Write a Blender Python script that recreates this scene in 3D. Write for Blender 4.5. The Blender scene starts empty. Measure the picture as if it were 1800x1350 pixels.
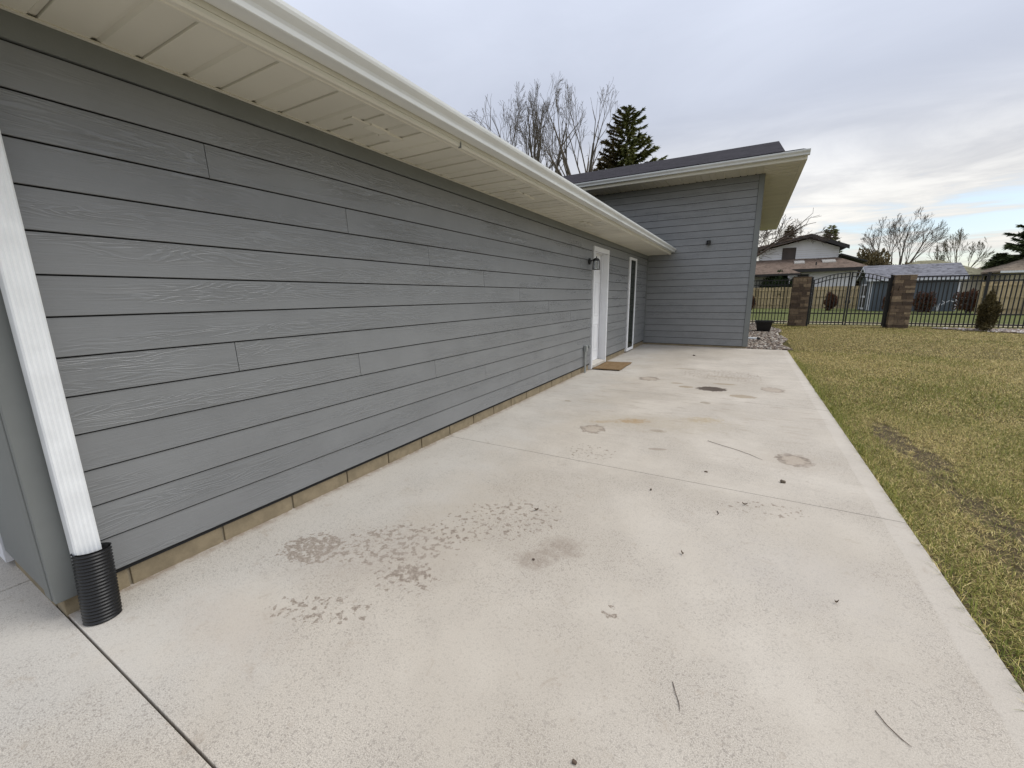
import bpy, bmesh, math, random
import numpy as np
from mathutils import Matrix, Vector

scene = bpy.context.scene
COL = scene.collection
R = math.radians

# ------------------------------------------------------------------ camera
CAM_H = 1.42
cam_d = bpy.data.cameras.new('camera')
cam = bpy.data.objects.new('camera', cam_d)
COL.objects.link(cam)
cam_d.sensor_width = 36.0
cam_d.lens = 723.112 / 1800 * 36.0
cam_d.clip_start = 0.02
cam_d.clip_end = 2000
YAW, PITCH, ROLL = -0.514085554, -0.208381796, -0.0121198379
_f = Vector((math.sin(YAW)*math.cos(PITCH), math.cos(YAW)*math.cos(PITCH), math.sin(PITCH)))
_r = Vector((math.cos(YAW), -math.sin(YAW), 0))
_u = _r.cross(_f)
_r2 = math.cos(ROLL)*_r + math.sin(ROLL)*_u
_u2 = -math.sin(ROLL)*_r + math.cos(ROLL)*_u
cam.matrix_world = Matrix(((_r2.x, _u2.x, -_f.x, 0), (_r2.y, _u2.y, -_f.y, 0),
                           (_r2.z, _u2.z, -_f.z, CAM_H), (0, 0, 0, 1)))
scene.camera = cam

# ------------------------------------------------------------------ sun + sky
SUN_AZ, SUN_EL = 62.0, 54.0          # clockwise from +Y, degrees
sun_d = bpy.data.lights.new('sun', 'SUN')
sun_d.energy = 1.5
sun_d.angle = R(35)
sun_d.color = (1.0, 0.965, 0.91)
sun = bpy.data.objects.new('sun', sun_d)
COL.objects.link(sun)
_sd = Vector((math.sin(R(SUN_AZ))*math.cos(R(SUN_EL)), math.cos(R(SUN_AZ))*math.cos(R(SUN_EL)), math.sin(R(SUN_EL))))
sun.rotation_euler = _sd.to_track_quat('Z', 'Y').to_euler()
sun.location = (20, 10, 30)

world = bpy.data.worlds.new('World')
scene.world = world
world.use_nodes = True


class NT:
    """small helper for building node trees"""
    def __init__(s, tree):
        s.t = tree
        tree.nodes.clear()

    def n(s, typ, ins=None, **props):
        nd = s.t.nodes.new(typ)
        for k, v in props.items():
            setattr(nd, k, v)
        if ins:
            for k, v in ins.items():
                s.put(nd, k, v)
        return nd

    def put(s, nd, k, v):
        sock = nd.inputs[k]
        if isinstance(v, bpy.types.NodeSocket):
            s.t.links.new(v, sock)
        elif isinstance(v, bpy.types.Node):
            s.t.links.new(v.outputs[0], sock)
        else:
            sock.default_value = v

    def m(s, op, a, b=None, c=None, clamp=False):
        nd = s.n('ShaderNodeMath', operation=op, use_clamp=clamp)
        s.put(nd, 0, a)
        if b is not None: s.put(nd, 1, b)
        if c is not None: s.put(nd, 2, c)
        return nd.outputs[0]

    def vm(s, op, a, b=None):
        nd = s.n('ShaderNodeVectorMath', operation=op)
        s.put(nd, 0, a)
        if b is not None: s.put(nd, 1, b)
        return nd.outputs[0]

    def mix(s, f, a, b, mode='MIX'):
        nd = s.n('ShaderNodeMix', data_type='RGBA', blend_type=mode)
        s.put(nd, 0, f)
        s.put(nd, 6, a if not isinstance(a, tuple) else (*a[:3], 1))
        s.put(nd, 7, b if not isinstance(b, tuple) else (*b[:3], 1))
        return nd.outputs[2]

    def ss(s, v, lo, hi, a=0.0, b=1.0):
        nd = s.n('ShaderNodeMapRange', interpolation_type='SMOOTHSTEP')
        s.put(nd, 0, v); s.put(nd, 1, lo); s.put(nd, 2, hi); s.put(nd, 3, a); s.put(nd, 4, b)
        return nd.outputs[0]

    def noise(s, vec, scale, detail=4, rough=0.55, dist=0.0):
        nd = s.n('ShaderNodeTexNoise', {'Scale': scale, 'Detail': detail, 'Roughness': rough, 'Distortion': dist})
        if vec is not None: s.put(nd, 'Vector', vec)
        return nd.outputs[0]

    def scale(s, vec, sc):
        return s.vm('MULTIPLY', vec, sc)


W = NT(world.node_tree)
tc = W.n('ShaderNodeTexCoord')
dirv = tc.outputs['Generated']
sep = W.n('ShaderNodeSeparateXYZ', {0: dirv})
dz = sep.outputs[2]
dzc = W.m('MAXIMUM', dz, 0.03)
px = W.m('DIVIDE', sep.outputs[0], W.m('ADD', dzc, 0.10))
py = W.m('DIVIDE', sep.outputs[1], W.m('ADD', dzc, 0.10))
plane = W.n('ShaderNodeCombineXYZ', {0: px, 1: py, 2: 0.0}).outputs[0]
sky = W.n('ShaderNodeTexSky', sky_type='NISHITA', sun_disc=False)
sky.sun_elevation = R(SUN_EL)
sky.sun_rotation = R(SUN_AZ)
sky.air_density = 1.0
sky.dust_density = 1.0
big = W.noise(plane, 0.42, 3, 0.5, 0.3)
fine = W.noise(W.scale(plane, (0.8, 1.25, 1.0)), 1.30, 7, 0.62, 0.6)
# sheet of stratus overhead that breaks up low towards the horizon
elev = W.ss(dz, 0.12, 0.36)
cover = W.m('ADD', W.m('MULTIPLY', elev, 0.62), W.m('ADD', W.m('MULTIPLY', fine, 0.95), W.m('MULTIPLY', big, 0.25)))
mask = W.ss(cover, 0.46, 0.66, 0.30, 1.0)
lum = W.m('ADD', W.m('MULTIPLY', W.ss(big, 0.3, 0.7), 0.45), W.m('MULTIPLY', W.ss(fine, 0.34, 0.66), 0.55))
lumhi = W.m('ADD', W.m('MULTIPLY', lum, 0.35), W.m('MULTIPLY', W.ss(big, 0.3, 0.7), 0.65))
ccol_hi = W.mix(lumhi, (0.315, 0.342, 0.410), (0.415, 0.445, 0.520))
ccol_lo = W.mix(lum, (0.50, 0.50, 0.505), (0.98, 0.955, 0.89))
ccol = W.mix(W.ss(dz, 0.08, 0.36), ccol_lo, ccol_hi)
bg_sky = W.n('ShaderNodeBackground', {'Color': sky, 'Strength': 0.13})
# overcast luminance grows towards the zenith (CIE overcast sky)
zen = W.m('ADD', 0.72, W.m('MULTIPLY', W.m('MAXIMUM', dz, 0.0), 1.45))
bg_cl = W.n('ShaderNodeBackground', {'Color': ccol, 'Strength': zen})
mixs = W.n('ShaderNodeMixShader', {0: mask, 1: bg_sky, 2: bg_cl})
W.n('ShaderNodeOutputWorld', {0: mixs})

scene.view_settings.view_transform = 'Standard'
scene.view_settings.look = 'None'
scene.view_settings.gamma = 1.0
scene.view_settings.exposure = 0.45
scene.view_settings.use_curve_mapping = False

# ------------------------------------------------------------------ helpers
rng = np.random.default_rng(11)
random.seed(5)


class MB:
    """collects faces; build() links them as ONE mesh object"""
    def __init__(s):
        s.v = []; s.f = []

    def add(s, vs, fs):
        o = len(s.v)
        s.v.extend([tuple(map(float, p)) for p in vs])
        s.f.extend([tuple(i+o for i in f) for f in fs])
        return s

    def box(s, x0, x1, y0, y1, z0, z1):
        if x0 > x1: x0, x1 = x1, x0
        if y0 > y1: y0, y1 = y1, y0
        if z0 > z1: z0, z1 = z1, z0
        return s.add([(x0,y0,z0),(x1,y0,z0),(x1,y1,z0),(x0,y1,z0),(x0,y0,z1),(x1,y0,z1),(x1,y1,z1),(x0,y1,z1)],
                     [(3,2,1,0),(4,5,6,7),(0,1,5,4),(1,2,6,5),(2,3,7,6),(3,0,4,7)])

    def prism(s, prof, axis, a, b):
        """closed 2D profile extruded along axis (0,1,2) from a to b"""
        n = len(prof)
        def P(p, t):
            if axis == 0: return (t, p[0], p[1])
            if axis == 1: return (p[0], t, p[1])
            return (p[0], p[1], t)
        vs = [P(p, a) for p in prof] + [P(p, b) for p in prof]
        fs = [(i, (i+1) % n, n+(i+1) % n, n+i) for i in range(n)]
        fs += [tuple(range(n))[::-1], tuple(range(n, 2*n))]
        return s.add(vs, fs)

    def tube(s, pts, rad, n=8, cap=True):
        pts = [Vector(p) for p in pts]
        if not hasattr(rad, '__len__'): rad = [rad]*len(pts)
        vs = []
        for i, p in enumerate(pts):
            t = (pts[min(i+1, len(pts)-1)] - pts[max(i-1, 0)]).normalized()
            ref = Vector((0, 0, 1)) if abs(t.z) < 0.9 else Vector((1, 0, 0))
            a = t.cross(ref).normalized(); b = t.cross(a)
            for k in range(n):
                an = 2*math.pi*k/n
                vs.append(p + rad[i]*(math.cos(an)*a + math.sin(an)*b))
        fs = []
        for i in range(len(pts)-1):
            for k in range(n):
                fs.append((i*n+k, i*n+(k+1) % n, (i+1)*n+(k+1) % n, (i+1)*n+k))
        if cap:
            fs.append(tuple(range(n))); fs.append(tuple(range((len(pts)-1)*n, len(pts)*n))[::-1])
        return s.add(vs, fs)

    def build(s, name, mat, parent=None, origin=(0, 0, 0), smooth=False, bevel=0.0, recalc=True):
        me = bpy.data.meshes.new(name)
        o = origin
        me.from_pydata([(p[0]-o[0], p[1]-o[1], p[2]-o[2]) for p in s.v], [], s.f)
        if recalc:
            bm = bmesh.new(); bm.from_mesh(me)
            bmesh.ops.recalc_face_normals(bm, faces=bm.faces)
            bm.to_mesh(me); bm.free()
        return place(name, me, mat, parent, origin, smooth, bevel)


ORG = {}


def place(name, me, mat, parent=None, origin=(0, 0, 0), smooth=False, bevel=0.0):
    if mat is not None and len(me.materials) == 0:
        me.materials.append(mat)
    if smooth:
        me.polygons.foreach_set('use_smooth', [True]*len(me.polygons))
    ob = bpy.data.objects.new(name, me)
    COL.objects.link(ob)
    ORG[ob.name] = Vector(origin)
    if parent is not None:
        ob.parent = parent
        ob.location = Vector(origin) - ORG[parent.name]
    else:
        ob.location = origin
    if bevel:
        b = ob.modifiers.new('bevel', 'BEVEL'); b.width = bevel; b.segments = 2; b.limit_method = 'ANGLE'
    return ob


def tag(o, label=None, cat=None, group=None, kind=None):
    if label: o['label'] = label
    if cat: o['category'] = cat
    if group: o['group'] = group
    if kind: o['kind'] = kind
    return o


def empty(name, loc, label=None, cat=None, group=None, kind=None):
    o = bpy.data.objects.new(name, None)
    COL.objects.link(o)
    o.location = loc
    o.empty_display_size = 0.2
    ORG[o.name] = Vector(loc)
    return tag(o, label, cat, group, kind)


def raw_mesh(name, verts, faces_flat, loop_total, attrs=None):
    """fast mesh from numpy: verts (n,3), faces_flat loop vertex indices, loop_total per face (constant)"""
    me = bpy.data.meshes.new(name)
    nv = len(verts); nl = len(faces_flat); nf = nl // loop_total
    me.vertices.add(nv); me.vertices.foreach_set('co', np.asarray(verts, np.float32).ravel())
    me.loops.add(nl); me.loops.foreach_set('vertex_index', np.asarray(faces_flat, np.int32))
    me.polygons.add(nf)
    me.polygons.foreach_set('loop_start', np.arange(0, nl, loop_total, dtype=np.int32))
    me.polygons.foreach_set('loop_total', np.full(nf, loop_total, np.int32))
    if attrs:
        for k, a in attrs.items():
            at = me.attributes.new(k, 'FLOAT_COLOR', 'POINT')
            at.data.foreach_set('color', np.asarray(a, np.float32).ravel())
    me.update(calc_edges=True)
    me.validate()
    return me


# ------------------------------------------------------------------ materials
def new_mat(name):
    m = bpy.data.materials.new(name)
    m.use_nodes = True
    return m, NT(m.node_tree)


def finish(N, color, rough=0.6, bump=None, bstr=0.3, bdist=0.005, spec=0.5, metal=0.0, **extra):
    p = N.n('ShaderNodeBsdfPrincipled')
    N.put(p, 'Base Color', color if not isinstance(color, tuple) else (*color[:3], 1))
    N.put(p, 'Roughness', rough)
    N.put(p, 'Specular IOR Level', spec)
    N.put(p, 'Metallic', metal)
    for k, v in extra.items():
        N.put(p, k, v)
    if bump is not None:
        b = N.n('ShaderNodeBump', {'Height': bump, 'Strength': bstr, 'Distance': bdist})
        N.put(p, 'Normal', b.outputs[0])
    N.n('ShaderNodeOutputMaterial', {0: p})
    return p


def simple(name, col, rough=0.6, var=0.12, scale=6.0, bstr=0.15, bdist=0.002, spec=0.5, metal=0.0, bscale=None):
    m, N = new_mat(name)
    g = N.n('ShaderNodeNewGeometry').outputs['Position']
    nz = N.noise(g, scale, 5, 0.6)
    c = N.mix(N.ss(nz, 0.3, 0.7), tuple(x*(1-var) for x in col), tuple(min(1, x*(1+var)) for x in col))
    oi = N.n('ShaderNodeObjectInfo').outputs['Random']
    c = N.mix(N.m('MULTIPLY', oi, 0.10), c, (0, 0, 0))
    finish(N, c, N.ss(nz, 0.2, 0.8, rough*0.9, min(1, rough*1.1)), N.noise(g, bscale or scale*12, 4, 0.6), bstr, bdist, spec, metal)
    return m


def mat_siding(name, base=(0.178, 0.185, 0.189)):
    m, N = new_mat(name)
    tcn = N.n('ShaderNodeTexCoord').outputs['Object']
    oi = N.n('ShaderNodeObjectInfo').outputs['Random']
    off = N.n('ShaderNodeCombineXYZ', {0: N.m('MULTIPLY', oi, 37.0), 1: N.m('MULTIPLY', oi, 91.0), 2: N.m('MULTIPLY', oi, 53.0)}).outputs[0]
    v = N.vm('ADD', tcn, off)
    s1 = N.scale(v, (1, 1.6, 17.0))
    cont = N.noise(s1, 0.9, 2, 0.5, 0.4)                      # contour field -> cathedral grain
    rings = N.m('SINE', N.m('MULTIPLY', cont, 92.0))
    rings = N.ss(rings, -0.2, 0.9)
    region = N.ss(N.noise(N.scale(v, (1, 0.8, 7.0)), 1.0, 2, 0.5), 0.42, 0.60)
    streak = N.noise(N.scale(v, (1, 5.0, 170.0)), 1.0, 3, 0.65)
    streak2 = N.noise(N.scale(v, (1, 2.2, 60.0)), 1.0, 4, 0.6)
    h = N.m('ADD', N.m('MULTIPLY', N.m('MULTIPLY', rings, region), 0.55), N.m('ADD', N.m('MULTIPLY', streak, 0.5), N.m('MULTIPLY', streak2, 0.4)))
    mott = N.noise(v, 2.2, 4, 0.6)
    fine = N.noise(v, 90.0, 2, 0.6)
    c = N.mix(N.ss(mott, 0.3, 0.7), tuple(x*0.93 for x in base), tuple(x*1.07 for x in base))
    c = N.mix(N.ss(fine, 0.35, 0.7, 0.0, 0.10), c, (0.20, 0.20, 0.20))
    c = N.mix(N.m('MULTIPLY', N.m('MULTIPLY', N.ss(rings, 0.5, 0.0), region), 0.16), c, (0.06, 0.065, 0.068))
    c = N.mix(N.m('MULTIPLY', oi, 0.12), c, (0.25, 0.25, 0.245))
    rough = N.ss(h, 0.3, 1.1, 0.46, 0.26)
    finish(N, c, rough, h, 0.50, 0.0036, 0.85)
    return m


def mat_concrete(name, stains=True):
    m, N = new_mat(name)
    g = N.n('ShaderNodeNewGeometry').outputs['Position']
    sp = N.n('ShaderNodeSeparateXYZ', {0: g})
    X, Y = sp.outputs[0], sp.outputs[1]
    flat = N.n('ShaderNodeCombineXYZ', {0: X, 1: Y, 2: 0.0}).outputs[0]
    big = N.noise(flat, 0.75, 5, 0.6, 0.3)
    mid = N.noise(flat, 5.0, 6, 0.65, 0.2)
    c = N.mix(N.ss(big, 0.32, 0.68), (0.470, 0.417, 0.340), (0.562, 0.507, 0.424))
    c = N.mix(N.ss(mid, 0.35, 0.75, 0.0, 0.30), c, (0.42, 0.375, 0.315))
    # paler, greyer cement film near the wall, worn off irregularly
    nw = N.m('ADD', X, N.m('MULTIPLY', N.m('SUBTRACT', N.noise(flat, 1.6, 4, 0.6), 0.5), 1.7))
    c = N.mix(N.ss(nw, -1.35, -2.35, 0.0, 0.55), c, (0.555, 0.540, 0.500))
    # smooth trowelled border on the open side
    brd = N.m('ADD', X, N.m('MULTIPLY', N.noise(flat, 3.0, 3, 0.5), 0.03))
    border = N.m('MULTIPLY', N.ss(brd, 0.885, 0.900), N.ss(Y, 0.40, 0.43))
    # sand grain and exposed fines
    g1 = N.noise(flat, 240.0, 3, 0.8)
    vor = N.n('ShaderNodeTexVoronoi', {'Vector': flat, 'Scale': 150.0}).outputs['Distance']
    rnd = N.n('ShaderNodeTexVoronoi', {'Vector': flat, 'Scale': 140.0})
    speck = N.ss(N.n('ShaderNodeSeparateColor', {0: rnd.outputs['Color']}).outputs[0], 0.80, 0.95)
    wear = N.ss(N.noise(flat, 1.3, 3, 0.5), 0.36, 0.62, 0.35, 1.0)
    wear = N.m('MULTIPLY', wear, N.m('SUBTRACT', 1.0, N.m('MULTIPLY', border, 0.55)))
    c = N.mix(N.m('MULTIPLY', N.ss(g1, 0.55, 0.36), N.m('MULTIPLY', wear, 0.72)), c, (0.20, 0.17, 0.14))
    c = N.mix(N.m('MULTIPLY', N.ss(g1, 0.55, 0.70), N.m('MULTIPLY', wear, 0.60)), c, (0.76, 0.71, 0.63))
    c = N.mix(N.m('MULTIPLY', speck, N.m('MULTIPLY', wear, 0.42)), c, (0.20, 0.175, 0.15))
    c = N.mix(N.m('MULTIPLY', border, 0.12), c, (0.55, 0.515, 0.47))
    fl = N.noise(flat, 30.0, 5, 0.7)
    c = N.mix(N.ss(fl, 0.62, 0.72, 0, 0.40), c, (0.30, 0.25, 0.20))
    fk = N.noise(flat, 11.0, 6, 0.72, 0.6)
    c = N.mix(N.ss(fk, 0.58, 0.68, 0, 0.40), c, (0.36, 0.30, 0.235))
    roughv = 0.86
    if stains:
        nA = N.noise(flat, 16.0, 5, 0.62, 0.5)
        nB = N.noise(flat, 75.0, 4, 0.7)
        nD = N.noise(flat, 27.0, 3, 0.55, 0.0)
        nC = N.noise(flat, 7.0, 5, 0.65, 0.4)

        def ell(cx, cy, rx, ry, ang=0.0, wob=0.35):
            dx = N.m('SUBTRACT', X, cx); dy = N.m('SUBTRACT', Y, cy)
            ca, sa = math.cos(R(ang)), math.sin(R(ang))
            u = N.m('ADD', N.m('MULTIPLY', dx, ca/rx), N.m('MULTIPLY', dy, sa/rx))
            w = N.m('ADD', N.m('MULTIPLY', dx, -sa/ry), N.m('MULTIPLY', dy, ca/ry))
            d = N.m('SQRT', N.m('ADD', N.m('MULTIPLY', u, u), N.m('MULTIPLY', w, w)))
            return N.m('ADD', d, N.m('MULTIPLY', N.m('SUBTRACT', nA, 0.5), wob*2))

        wet = (0.215, 0.170, 0.130)
        # blotched damp-looking marks: islands of noise inside soft regions
        grit = N.ss(nB, 0.62, 0.44, 0.30, 1.0)
        for cx, cy, rx, ry, an, th in [(-2.08, 1.30, 0.26, 0.20, 20, 0.56), (-1.66, 1.58, 0.62, 0.34, 35, 0.455), (-1.42, 1.41, 0.16, 0.12, 0, 0.53),
                                       (-1.62, 1.00, 0.40, 0.14, 25, 0.45), (-1.45, 1.38, 0.30, 0.22, 0, 0.44), (-1.28, 2.08, 0.68, 0.40, 45, 0.425), (-0.42, 1.64, 0.07, 0.07, 0, 0.46),
                                       (0.25, 3.05, 0.45, 0.18, 10, 0.40), (-1.15, 3.5, 0.4, 0.35, 0, 0.40), (-0.3, 8.2, 1.1, 0.9, 0, 0.44)]:
            d = ell(cx, cy, rx, ry, an, 0.1)
            isl = N.ss(N.m('ADD', nD, N.m('MULTIPLY', N.ss(d, 0.45, 1.2), 0.42)), th+0.03, th-0.02)
            c = N.mix(N.m('MULTIPLY', N.m('MULTIPLY', isl, grit), 0.88), c, wet)
        # soft smudges
        for cx, cy, rx, ry, an, col, st in [(-0.90, 1.82, 0.15, 0.12, 40, (0.24, 0.19, 0.145), 0.62), (-0.80, 2.00, 0.16, 0.12, 20, (0.24, 0.19, 0.145), 0.66), (-1.7, 1.45, 0.7, 0.35, 30, (0.36, 0.31, 0.26), 0.40),
                                            (-0.75, 4.72, 1.1, 0.40, 20, (0.40, 0.34, 0.25), 0.60), (-1.03, 4.66, 0.22, 0.13, 30, (0.33, 0.205, 0.075), 0.85),
                                            (-1.32, 4.48, 0.22, 0.07, 30, (0.34, 0.24, 0.12), 0.6), (-0.32, 5.06, 0.26, 0.15, 20, (0.36, 0.27, 0.14), 0.60),
                                            (-0.72, 4.42, 0.10, 0.07, 10, (0.20, 0.15, 0.09), 0.75),
                                            (-0.5, 6.95, 1.3, 0.7, 5, (0.43, 0.38, 0.31), 0.5), (0.45, 4.1, 0.35, 0.35, 0, (0.40, 0.34, 0.27), 0.5),
                                            (0.35, 2.35, 0.5, 0.4, 0, (0.45, 0.41, 0.36), 0.4), (-1.9, 0.75, 0.5, 0.2, 0, (0.45, 0.38, 0.31), 0.35)]:
            d = ell(cx, cy, rx, ry, an, 0.75)
            c = N.mix(N.m('MULTIPLY', N.ss(d, 1.1, 0.25), N.m('MULTIPLY', st, N.m('MULTIPLY', N.ss(nC, 0.25, 0.6, 0.4, 1.0), N.ss(nB, 0.62, 0.42, 0.55, 1.0)))), c, col)
        # sharp-edged spots left by pots and leaves
        for cx, cy, rx, ry, an, col, st in [(-0.36, 6.88, 0.225, 0.165, 15, (0.060, 0.042, 0.030), 0.96), (-0.73, 6.87, 0.11, 0.08, 10, (0.28, 0.22, 0.14), 0.75),
                                            (0.06, 6.54, 0.17, 0.11, 0, (0.29, 0.23, 0.15), 0.75), (-0.37, 5.93, 0.07, 0.06, 0, (0.26, 0.22, 0.16), 0.7),
                                            (-0.9, 7.1, 0.10, 0.05, 15, (0.28, 0.22, 0.14), 0.7), (-0.2, 7.35, 0.17, 0.06, 5, (0.28, 0.22, 0.14), 0.7),
                                            (-2.05, 5.2, 0.05, 0.035, 0, (0.24, 0.20, 0.13), 0.7), (-0.62, 3.86, 0.09, 0.03, 20, (0.26, 0.21, 0.16), 0.6),
                                            (-0.95, 8.6, 0.22, 0.06, 0, (0.30, 0.25, 0.18), 0.6), (-0.2, 8.0, 0.35, 0.05, 0, (0.31, 0.26, 0.19), 0.55)]:
            d = ell(cx, cy, rx, ry, an, 0.5)
            c = N.mix(N.m('MULTIPLY', N.ss(d, 1.05, 0.86), N.m('MULTIPLY', st, N.ss(nB, 0.25, 0.5, 0.7, 1.0))), c, col)
        # rings
        for cx, cy, r_, st in [(-1.35, 4.17, 0.125, 0.5), (0.48, 4.13, 0.125, 0.6), (-1.38, 7.30, 0.15, 0.6), (0.45, 7.20, 0.15, 0.5)]:
            d = ell(cx, cy, r_, r_*1.1, 0, 0.75)
            ring = N.m('MULTIPLY', N.ss(d, 0.66, 0.9), N.ss(d, 1.18, 0.98))
            c = N.mix(N.m('MULTIPLY', N.ss(d, 1.25, 0.7), N.ss(nB, 0.35, 0.6, 0.25, 0.6)), c, (0.33, 0.26, 0.19))
            c = N.mix(N.m('MULTIPLY', N.m('MULTIPLY', ring, N.ss(nC, 0.34, 0.55)), st), c, (0.115, 0.085, 0.062))
        # dirt gathered along the foundation
        e = N.m('ADD', X, N.m('MULTIPLY', nC, 0.10))
        c = N.mix(N.m('MULTIPLY', N.ss(e, -2.49, -2.57), N.ss(nA, 0.36, 0.6, 0.15, 0.7)), c, (0.22, 0.155, 0.105))
        # gritty streaks that run across far slabs
        far = N.noise(N.scale(flat, (1.0, 4.2, 1)), 3.0, 5, 0.65)
        c = N.mix(N.m('MULTIPLY', N.ss(far, 0.52, 0.66), N.ss(Y, 2.6, 6.0, 0.0, 0.50)), c, (0.34, 0.285, 0.225))
    h = N.m('ADD', N.m('MULTIPLY', g1, 0.6), N.m('ADD', N.m('MULTIPLY', vor, 0.5), N.m('MULTIPLY', fl, 0.4)))
    finish(N, c, roughv, h, N.m('MULTIPLY', wear, 0.34), 0.002, 0.25)
    return m


SCARS = [(1.40, 5.35, 0.13, 0.55, 0.86), (1.52, 4.75, 0.12, 0.35, 0.80), (1.42, 4.35, 0.10, 0.35, 0.60), (1.50, 3.75, 0.12, 0.35, 0.70),
         (1.62, 3.35, 0.13, 0.32, 0.78), (1.72, 2.95, 0.14, 0.28, 0.78), (1.40, 3.15, 0.10, 0.3, 0.6), (1.50, 2.55, 0.10, 0.25, 0.6), (1.04, 2.2, 0.04, 1.0, 0.55), (2.2, 2.4, 0.2, 0.2, 0.5)]


def mat_grass_ground(name, a, b, cc, scars=False):
    m, N = new_mat(name)
    g = N.n('ShaderNodeNewGeometry').outputs['Position']
    sp = N.n('ShaderNodeSeparateXYZ', {0: g})
    n1 = N.noise(g, 0.55, 5, 0.6, 0.3)
    n2 = N.noise(g, 9.0, 5, 0.7, 0.4)
    n3 = N.noise(g, 70.0, 3, 0.7)
    c = N.mix(N.ss(n1, 0.35, 0.65), a, b)
    c = N.mix(N.ss(n2, 0.42, 0.70), c, cc)
    c = N.mix(N.ss(n3, 0.5, 0.3, 0.0, 0.7), c, (0.05, 0.045, 0.022))
    if scars:
        for (cx, cy, rx, ry, st) in SCARS:
            u = N.m('MULTIPLY', N.m('SUBTRACT', sp.outputs[0], cx), 1/rx)
            v = N.m('MULTIPLY', N.m('SUBTRACT', sp.outputs[1], cy), 1/ry)
            d = N.m('ADD', N.m('ADD', N.m('MULTIPLY', u, u), N.m('MULTIPLY', v, v)), N.m('MULTIPLY', N.m('SUBTRACT', n2, 0.5), 2.2))
            c = N.mix(N.ss(d, 1.5, 0.8, 0.0, st), c, (0.105, 0.080, 0.050))
    finish(N, c, 0.95, N.m('ADD', n3, n2), 0.8, 0.03, 0.1)
    return m


def mat_attr(name, rough=0.7, spec=0.25, trans=0.0):
    m, N = new_mat(name)
    at = N.n('ShaderNodeAttribute', attribute_name='col').outputs['Color']
    p = finish(N, at, rough, None, spec=spec)
    return m


def mat_foliage(name, a, b, scale=1.4, rough=0.75):
    m, N = new_mat(name)
    g = N.n('ShaderNodeNewGeometry').outputs['Position']
    n1 = N.noise(g, scale, 3, 0.6)
    n2 = N.noise(g, scale*9, 2, 0.6)
    c = N.mix(N.ss(n1, 0.35, 0.65), a, b)
    c = N.mix(N.ss(n2, 0.4, 0.7, 0.0, 0.5), c, tuple(min(1, x*1.6) for x in b))
    finish(N, c, rough, None, spec=0.2)
    return m


def mat_shingle(name, base, axis_up=(0, 1), scale=1.0):
    """asphalt shingles: courses along one axis, random tabs"""
    m, N = new_mat(name)
    g = N.n('ShaderNodeNewGeometry').outputs['Position']
    sp = N.n('ShaderNodeSeparateXYZ', {0: g})
    z = sp.outputs[2]
    along = sp.outputs[axis_up[0]]
    rowv = N.m('MULTIPLY', z, 1.0/(0.047*scale))
    row = N.m('FLOOR', rowv)
    u = N.m('ADD', N.m('MULTIPLY', along, 1.0/(0.30*scale)), N.m('MULTIPLY', row, 0.37))
    tab = N.m('FLOOR', u)
    wn = N.n('ShaderNodeTexWhiteNoise', {0: N.n('ShaderNodeCombineXYZ', {0: tab, 1: row, 2: 0.0}).outputs[0]}).outputs[0]
    n = N.noise(g, 3.0, 4, 0.6)
    n2 = N.noise(g, 120.0, 2, 0.6)
    stk = N.noise(N.scale(g, (2.2, 2.2, 14.0)), 1.6, 4, 0.7)
    c = N.mix(wn, tuple(x*0.45 for x in base), tuple(x*1.65 for x in base))
    c = N.mix(N.ss(n, 0.3, 0.7, 0, 0.35), c, tuple(x*0.7 for x in base))
    c = N.mix(N.ss(n2, 0.4, 0.7, 0, 0.4), c, tuple(x*1.8 for x in base))
    c = N.mix(N.ss(stk, 0.36, 0.62, 0.0, 0.75), c, tuple(x*2.3 for x in base))
    fr = N.m('FRACT', rowv)
    finish(N, c, 0.92, N.m('ADD', N.m('MULTIPLY', fr, -1.0), N.m('MULTIPLY', wn, 0.4)), 0.6, 0.008, 0.06)
    return m


M_SIDING = mat_siding('grey lap siding')
M_TRIM = simple('grey trim paint', (0.172, 0.182, 0.176), 0.55, 0.06, 3.0, 0.35, 0.0015, bscale=120)
M_SHEATH = simple('dark sheathing', (0.02, 0.02, 0.021), 0.95, 0.1)
M_WHITE = simple('white gutter paint', (0.70, 0.715, 0.70), 0.34, 0.05, 2.0, 0.04, 0.001)
M_DOWN = simple('white downspout paint', (0.78, 0.80, 0.81), 0.40, 0.05, 8.0, 0.12, 0.0015, bscale=60)
M_DOORW = simple('white door paint', (0.78, 0.79, 0.81), 0.40, 0.03, 3.0, 0.03, 0.001)
M_SOFFIT = simple('cream soffit vinyl', (0.68, 0.655, 0.56), 0.45, 0.035, 1.4, 0.05, 0.001, bscale=50)
M_BLOCK = simple('foundation block', (0.25, 0.205, 0.135), 0.92, 0.16, 9.0, 0.6, 0.004, spec=0.2, bscale=80)
M_MORTAR = simple('mortar', (0.32, 0.275, 0.20), 0.95, 0.12, 12.0, 0.5, 0.003, spec=0.2)
M_CONC = mat_concrete('broom and grain concrete')
M_CONC2 = mat_concrete('driveway concrete', stains=False)
M_SOIL = simple('dark soil', (0.055, 0.04, 0.028), 1.0, 0.3, 20, 0.8, 0.01, spec=0.1)
M_BLACKP = simple('black corrugated plastic', (0.006, 0.006, 0.0065), 0.40, 0.2, 20, 0.08, 0.001)
M_BLACKM = simple('black powder coat', (0.006, 0.006, 0.0065), 0.5, 0.15, 10, 0.05, 0.0005)
M_ROOFD = mat_shingle('charcoal shingle', (0.021, 0.019, 0.0215), (0, 1), 1.5)
M_ROOFB = mat_shingle('brown shingle', (0.095, 0.070, 0.054), (0, 1), 1.6)
M_ROOFG = mat_shingle('grey shingle', (0.118, 0.117, 0.126), (0, 1), 2.2)
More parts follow.
